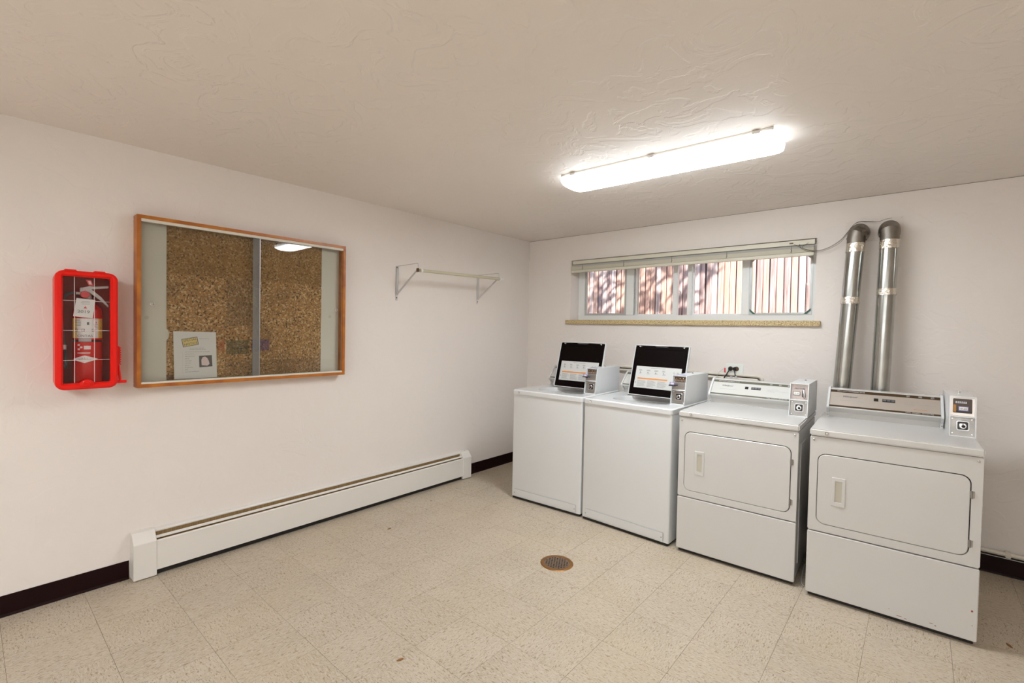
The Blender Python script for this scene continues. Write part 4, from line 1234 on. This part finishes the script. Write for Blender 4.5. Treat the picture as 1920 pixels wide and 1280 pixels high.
    for x_ in (hx0 + .02, hx1 - .05):
        bm = B(); tube(bm, [(x_, .412, .928), (x_ + .03, .412, .928)], .006, 8); obj('hinge', bm, 'steel', t)
    console(t, .042, .560, 'panel_white', 'olive', 'enamel2', buttons=False)
    coin_box(t, w - .104, w - .003, .205, .655, .9255, 1.130, 'slide')
    # blue decal on the meter top
    bm = B(); box(bm, w - .090, w - .025, .262, .300, 1.1301, 1.1306); obj('decal', bm, 'purple', t)
    return t

def dryer(loc, rz, w, label, face, stripe, style, body, worn=False):
    t = thing('clothes_dryer', label, 'dryer', (loc[0], loc[1], 0), rz, 'clothes dryers')
    D = .69
    bm = B(); box(bm, .002, w - .002, .022, D, .03, .885, .004)
    # pressed relief on the cabinet sides
    for xa, xb in ((w - .003, w + .0015), (-.0015, .003)):
        box(bm, xa, xb, .10, D - .06, .10, .80, .001)
    obj('cabinet', bm, body, t)
    bm = B(); box(bm, .010, w - .010, .020, D - .01, .003, .03); obj('base', bm, 'dark', t, label='recessed block painted as the shade under the washer')  # dark colour stands in for the shadow strip at the floor
    dx0, dx1, dz0, dz1 = .037, .640, .412, .795
    bm = B(); ring_prism(bm, rrect(0, w, .370, .885, .010, 7), rrect(dx0, dx1, dz0, dz1, .040, 7), .018, 0, 'y', soft=.0018); obj('front_panel', bm, body, t)
    bm = B(); prism(bm, rrect(.012, w - .012, .380, .875, .01, 3), .0218, .016, 'y'); obj('door_gap_shade', bm, 'dark', t, label='dark sheet painted as the shade in the gap around the door')  # dark sheet behind the door paints its gap as a shaded line
    bm = B(); prism(bm, rrect(dx0 + .0030, dx1 - .0040, dz0 + .0026, dz1 - .0042, .037, 7), .014, -.001, 'y', inset1=.002); door = obj('door', bm, body, t)
    # latch plate with finger recess
    hx0, hx1, hz0, hz1 = .104, .164, .524, .676
    bm = B(); ring_prism(bm, rrect(hx0, hx1, hz0, hz1, .003, 2), rrect(hx0 + .015, hx1 - .015, hz0 + .022, hz1 - .018, .002, 2), -.001, -.0045, 'y', soft=.0012)
    hd = obj('door_handle', bm, 'enamel2', door)
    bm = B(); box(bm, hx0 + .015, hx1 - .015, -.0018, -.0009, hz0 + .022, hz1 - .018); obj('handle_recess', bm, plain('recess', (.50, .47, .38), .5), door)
    for z_ in (.708, .478):
        bm = B(); tube(bm, [(dx1 + .001, -.004, z_ - .018), (dx1 + .001, -.004, z_ + .018)], .0042, 8); box(bm, dx1 - .006, dx1 + .012, -.0028, .002, z_ - .016, z_ + .016, .0006)
        obj('hinge', bm, 'plate_steel', t)
    bm = B(); prism(bm, rrect(0, w, .024, .364, .006, 3), .020, -.002, 'y', inset1=.003); low = obj('lower_panel', bm, body, t)
    if worn:
        bm = B()
        for (x_, z_, a, b_) in ((w - .020, .165, .004, .005), (w - .018, .098, .0018, .002), (.40, .040, .012, .0015), (.425, .036, .006, .0012), (.52, .052, .008, .0014), (.535, .046, .004, .002), (.36, .062, .003, .001)):
            prism(bm, [(x_ + a * math.cos(k * PI / 3 + .3), z_ + b_ * math.sin(k * PI / 3 + .3)) for k in range(6)], -.0021, -.0024, 'y')
        obj('rust_chips', bm, plain('rust_chip', (.25, .05, .02), .8), low, label='rusty paint chips near the lower edge')
    bm = B(); box(bm, -.003, w + .003, -.007, D, .8875, .9250, .007, 3); obj('top_panel', bm, 'enamel' if body == 'enamel' else body, t)
    for x_, z_, r_, m_ in ((.075, .907, .0085, 'chrome'), (.018, .866, .0055, 'zinc'), (w - .019, .866, .006, 'zinc')):
        y_ = -.007 if z_ > .9 else 0
        bm = B(); lathe(bm, [(0, y_ - .0002), (r_, y_ - .0002), (r_, y_ - .003), (r_ * .7, y_ - .0045), (r_ * .5, y_ - .002), (0, y_ - .002)], (x_, 0, z_), 12, 'y'); obj('panel_lock' if z_ > .9 else 'screw', bm, m_, t)
    console(t, .042, .556 if style == 'plate' else .562, face, stripe, 'enamel')
    coin_box(t, w - .100, w + .002, .295, .715, .9255, 1.130, style, 'enamel' if style == 'dark' else 'boxwhite')
    return t
R_ = math.radians
washer((.714, -1.075), R_(3.3), .661, 'top loading white washer with its lid up, farthest left, next to the corner')
washer((1.392, -1.043), R_(-1.2), .685, 'top loading white washer with its lid up, next to the dryers')
dryer((2.129, -1.060), R_(1.7), .673, 'white front loading dryer with olive console stripes, between washer and duct pipes', 'panel_white', 'olive', 'plate', 'enamel2')
dryer((2.864, -1.089), R_(2.5), .679, 'white front loading dryer with brown console stripes and rust chips, in front of the ducts', 'panel_silver', 'brown', 'dark', 'enamel2', True)

# ------------------------------------------------------------------ exhaust ducts
def duct(top, bot, ztape, label, wallx):
    t = thing('exhaust_duct', label, 'duct', (bot[0], bot[1], .1), 0, 'dryer exhaust ducts')
    def dp(name, bm, mat, **k): return obj(name, bm, mat, t, local=False, **k)
    top = Vector(top); bot = Vector(bot)
    ax = (top - bot)
    def at(z): return bot + ax * ((z - bot.z) / ax.z)
    za, zb = ztape
    bm = B(); tube(bm, [bot, at((za[0] + za[1]) / 2)], .0505, 40, False); dp('lower_pipe', bm, 'duct')
    bm = B(); tube(bm, [at((za[0] + za[1]) / 2), at((zb[0] + zb[1]) / 2 + .01)], .0515, 40, False)
    # standing seam
    a = at(za[1]); b_ = at(zb[0])
    tube(bm, [a + Vector((.036, -.037, 0)), b_ + Vector((.036, -.037, 0))], .0018, 6)
    dp('upper_pipe', bm, 'duct')
    for z0, z1 in ((za[0], za[1]), (zb[0], zb[1])):
        bm = B()
        n = 48; prev = None
        for i in range(5):
            z = z0 + (z1 - z0) * i / 4; c = at(z)
            rg = [bm.verts.new(c + Vector((math.cos(2 * PI * k / n), math.sin(2 * PI * k / n), 0)) * (.0525 + rnd.uniform(0, .0022)) + Vector((0, 0, rnd.uniform(-.0015, .0015)))) for k in range(n)]
            if prev:
                for k in range(n): bm.faces.new((prev[k], prev[(k + 1) % n], rg[(k + 1) % n], rg[k]))
            prev = rg
        dp('foil_tape', bm, 'foil', sharp=15, label='crinkled silver foil tape')
    # gored elbow turning into the wall
    c0 = at(zb[1])
    path = [c0 + Vector((0, 0, -.01)), c0 + Vector((0, 0, .035)), c0 + Vector((0, 0, .060)), Vector((wallx, top.y + .010, 2.125)), Vector((wallx, top.y + .045, 2.150)), Vector((wallx, -.0045, 2.152))]
    gore = []
    rs = [.052, .052, .0545, .0575, .0575, .0575]
    bm = B(); tube(bm, path, rs, 36, False); dp('elbow', bm, 'elbow', sharp=12)
    for i in (1, 2, 3):
        bm = B(); d = (path[i + 1] - path[i]).normalized(); tube(bm, [path[i] - d * .003, path[i] + d * .003], [rs[i] + .0028] * 2, 36, False); dp('elbow_seam', bm, 'elbow')
    bm = B(); pts = [bot + Vector((0, 0, .02)), bot + Vector((0, 0, -.02)), bot + Vector((0, -.02, -.055)), bot + Vector((0, -.045, -.062))]
    tube(bm, pts, .0525, 28, False); dp('lower_elbow', bm, 'elbow')
    return t
duct((2.950, -.116, 2.080), (2.868, -.220, .28), ((1.652, 1.698), (2.004, 2.066)), 'galvanised dryer exhaust duct nearer the window, leaning slightly left', 2.962)
duct((3.130, -.118, 2.080), (3.096, -.220, .28), ((1.706, 1.748), (2.012, 2.070)), 'galvanised dryer exhaust duct on the right, farther from the window', 3.125)
for x0, x1, lb in ((2.877, 3.038, 'painted cover plate on the wall behind the left duct elbow'), (3.042, 3.196, 'painted cover plate on the wall behind the right duct elbow')):
    t = thing('duct_cover_plate', lb, 'wall plate', ((x0 + x1) / 2, 0, 2.085))
    bm = B(); box(bm, x0, x1, -.0045, -.0003, 2.086, 2.243, .001); obj('plate', bm, 'plate', t, local=False)
    for sx, sz in ((x0 + .012, 2.233), (x1 - .012, 2.233), (x0 + .012, 2.096), (x1 - .012, 2.096)):
        bm = B(); lathe(bm, [(0, -.0045), (.004, -.0045), (.003, -.006), (0, -.0062)], (sx, 0, sz), 8, 'y'); obj('screw', bm, 'zinc', t, local=False)

# ------------------------------------------------------------------ supply pipe, outlet, cords behind the machines
sp = thing('supply_pipe', 'cream painted supply pipe bending down on the wall behind the washers', 'pipe', (2.37, -.02, 1.0))
for z_, r_, mt, y_ in ((1.098, .0120, 'pipecream', -.024), (1.0825, .0030, 'brown', -.020), (1.068, .0110, 'pipecream', -.024)):  # brown middle run stands in for the shadow between the cream pipes
    xe = 2.372 if z_ > 1.09 else 2.345
    bm = B()
    if z_ > 1.09: pth = [(.9, y_, z_), (2.33, y_, z_)] + [(2.345 + .030 * math.sin(a), y_, z_ - .030 + .030 * math.cos(a)) for a in [R_(q) for q in (0, 30, 60, 90)]] + [(2.375, y_, .30)]
    elif mt == 'dark': pth = [(.9, y_, z_), (2.350, y_, z_)]
    else: pth = [(.9, y_, z_), (2.340, y_, z_), (2.352, y_, z_ - .010), (2.352, y_, .30)]
    tube(bm, pth, r_, 10); obj('pipe_run', bm, mt, sp, local=False)
ot = thing('wall_outlet', 'horizontal two gang outlet plate with brown sockets above the olive striped dryer', 'outlet', (2.165, 0, 1.094))
bm = B(); box(bm, 2.098, 2.232, -.0065, -.0003, 1.096, 1.188, .003); obj('cover_plate', bm, 'outlet', ot, local=False)
for x_ in (2.136, 2.181):
    bm = B(); lathe(bm, [(0, -.0066), (.019, -.0066), (.018, -.0095), (0, -.0100)], (x_, 0, 1.145), 18, 'y'); obj('socket', bm, 'socket', ot, local=False)
pc = thing('power_cord', 'dark power cord and plug hanging from the left outlet socket behind the dryer', 'cord', (2.13, -.04, 1.0))
bm = B(); box(bm, 2.124, 2.148, -.034, -.0102, 1.130, 1.160, .005); obj('plug', bm, 'black', pc, local=False)
bm = B(); tube(bm, smooth_path([(2.134, -.034, 1.138), (2.120, -.054, 1.10), (2.098, -.057, 1.060), (2.080, -.058, 1.00), (2.09, -.058, .90)], 5), .0042, 8); obj('cord', bm, 'black', pc, local=False)
pc = thing('power_cord', 'dark power cord and plug hanging from the right outlet socket behind the dryer', 'cord', (2.18, -.04, 1.0))
bm = B(); box(bm, 2.160, 2.180, -.034, -.0102, 1.130, 1.160, .005); obj('plug', bm, 'black', pc, local=False)
bm = B(); tube(bm, smooth_path([(2.170, -.034, 1.140), (2.184, -.054, 1.105), (2.192, -.057, 1.070), (2.195, -.058, 1.0), (2.19, -.058, .90)], 5), .0042, 8); obj('cord', bm, 'black', pc, local=False)
cc = thing('cord_bundle', 'pale grey flat cords hanging over the pipe behind the dryer console', 'cord', (2.15, -.06, 1.0))
for a, b_, wd in (((2.168, -.068, 1.085), (2.112, -.072, 1.015), .016), ((2.196, -.068, 1.092), (2.210, -.072, .95), .012), ((2.158, -.068, 1.090), (2.150, -.072, .95), .010)):
    a = Vector(a); b_ = Vector(b_); bm = B(); vs = []
    for p, ww in ((a, wd * .6), (b_, wd)):
        for sx, sy in ((-1, -1), (1, -1), (1, 1), (-1, 1)): vs.append(bm.verts.new(p + Vector((sx * ww, sy * .003, 0))))
    for i in range(4): bm.faces.new((vs[i], vs[(i + 1) % 4], vs[4 + (i + 1) % 4], vs[4 + i]))
    bm.faces.new(vs[0:4][::-1]); bm.faces.new(vs[4:8]); obj('flat_cord', bm, 'lever', cc, local=False)
bm = B(); tube(bm, smooth_path([(2.105, -.03, 1.150), (2.07, -.04, 1.125), (2.045, -.05, 1.085), (2.03, -.06, 1.02)], 5), .0022, 6); obj('thin_wire', bm, 'lever', cc, local=False)
bm = B(); box(bm, 2.094, 2.106, -.036, -.033, 1.112, 1.150, .001); obj('cord_tag', bm, 'redtag', cc, local=False, label='small red and white tag on the thin wire')

eb = thing('electrical_box', 'small grey electrical box on the back wall at the right edge, below dryer top height', 'electrical box', (3.83, 0, .555))
bm = B(); box(bm, 3.806, 3.875, -.026, -.0003, .556, .636, .004); obj('box_body', bm, 'alugrey', eb, local=False)
bm = B(); box(bm, 3.804, 3.877, -.030, -.026, .554, .638, .002); obj('box_cover', bm, 'rubber', eb, local=False)
fl = thing('floor_cable', 'short white cable end on the floor between the two dryers', 'cable', (2.82, -.95, 0))
bm = B(); tube(bm, smooth_path([(2.800, -.70, .005), (2.812, -.85, .006), (2.824, -.955, .005), (2.842, -1.000, .005)], 4), .0026, 8); obj('cable', bm, 'whiteplastic', fl, local=False)

# ------------------------------------------------------------------ floor drain and litter
dr = thing('floor_drain', 'round rusty brass floor drain grate in the tile floor', 'drain', (1.655, -1.742, 0))
bm = B(); lathe(bm, [(.078, .0006), (.079, .0035), (.086, .0042), (.098, .0030), (.101, .0006)], (0, 0, 0), 48); obj('drain_ring', bm, 'rust', dr)
bm = B(); lathe(bm, [(0, .0006), (.0775, .0006), (.0775, .0026), (.074, .0032), (0, .0032)], (0, 0, 0), 48); obj('grate', bm, 'grate', dr)
bm = B()
for i in range(-5, 6):
    for j in range(-5, 6):
        x_ = i * .0180 + (j % 2) * .0090; y_ = j * .0155
        if math.hypot(x_, y_) < .066:
            lathe(bm, [(0, .0033), (.0052, .0033), (.0052, .0030)], (x_, y_, .0001), 8)
o = obj('drain_holes', bm, 'hole', dr, label='rows of round dark holes'); 
for k, (x_, y_, s, lb) in enumerate(((.497, -2.154, .016, 'small brown leaf scrap on the floor by the middle of the heater'), (1.651, -2.905, .016, 'small brown leaf scrap on the bare floor nearest the camera'),
                                      (.29, -1.602, .008, 'tiny dark crumb on the floor near the right end of the heater'), (3.66, -.93, .018, 'dark scrap of lint on the floor right of the rusty dryer'))):
    bm = B(); an = rnd.uniform(0, 3)
    pts = [(x_ + s * rnd.uniform(.6, 1.1) * math.cos(an) * math.cos(q) * 1.4 - .4 * s * math.sin(an) * math.sin(q), y_ + s * math.sin(an) * math.cos(q) + .4 * s * math.cos(an) * math.sin(q)) for q in [2 * PI * i / 9 for i in range(9)]]
    prism(bm, pts, .0004, .003, 'z', inset1=.001)
    o = obj('leaf_scrap', bm, 'drypatch'); tag(o, lb, 'debris')
bm = B(); prism(bm, [(.205, -1.250), (.232, -1.244), (.228, -1.226), (.200, -1.232)], .0004, .0016, 'z'); tag(obj('paper_scrap', bm, 'inksoft'), 'crumpled grey paper scrap on the floor at the right end of the heater', 'debris')
bm = B(); prism(bm, [(.292, -.976), (.312, -.972), (.306, -.964)], .0004, .0014, 'z'); tag(obj('paper_scrap', bm, 'yellow'), 'tiny yellow paper scrap on the floor before the corner', 'debris')
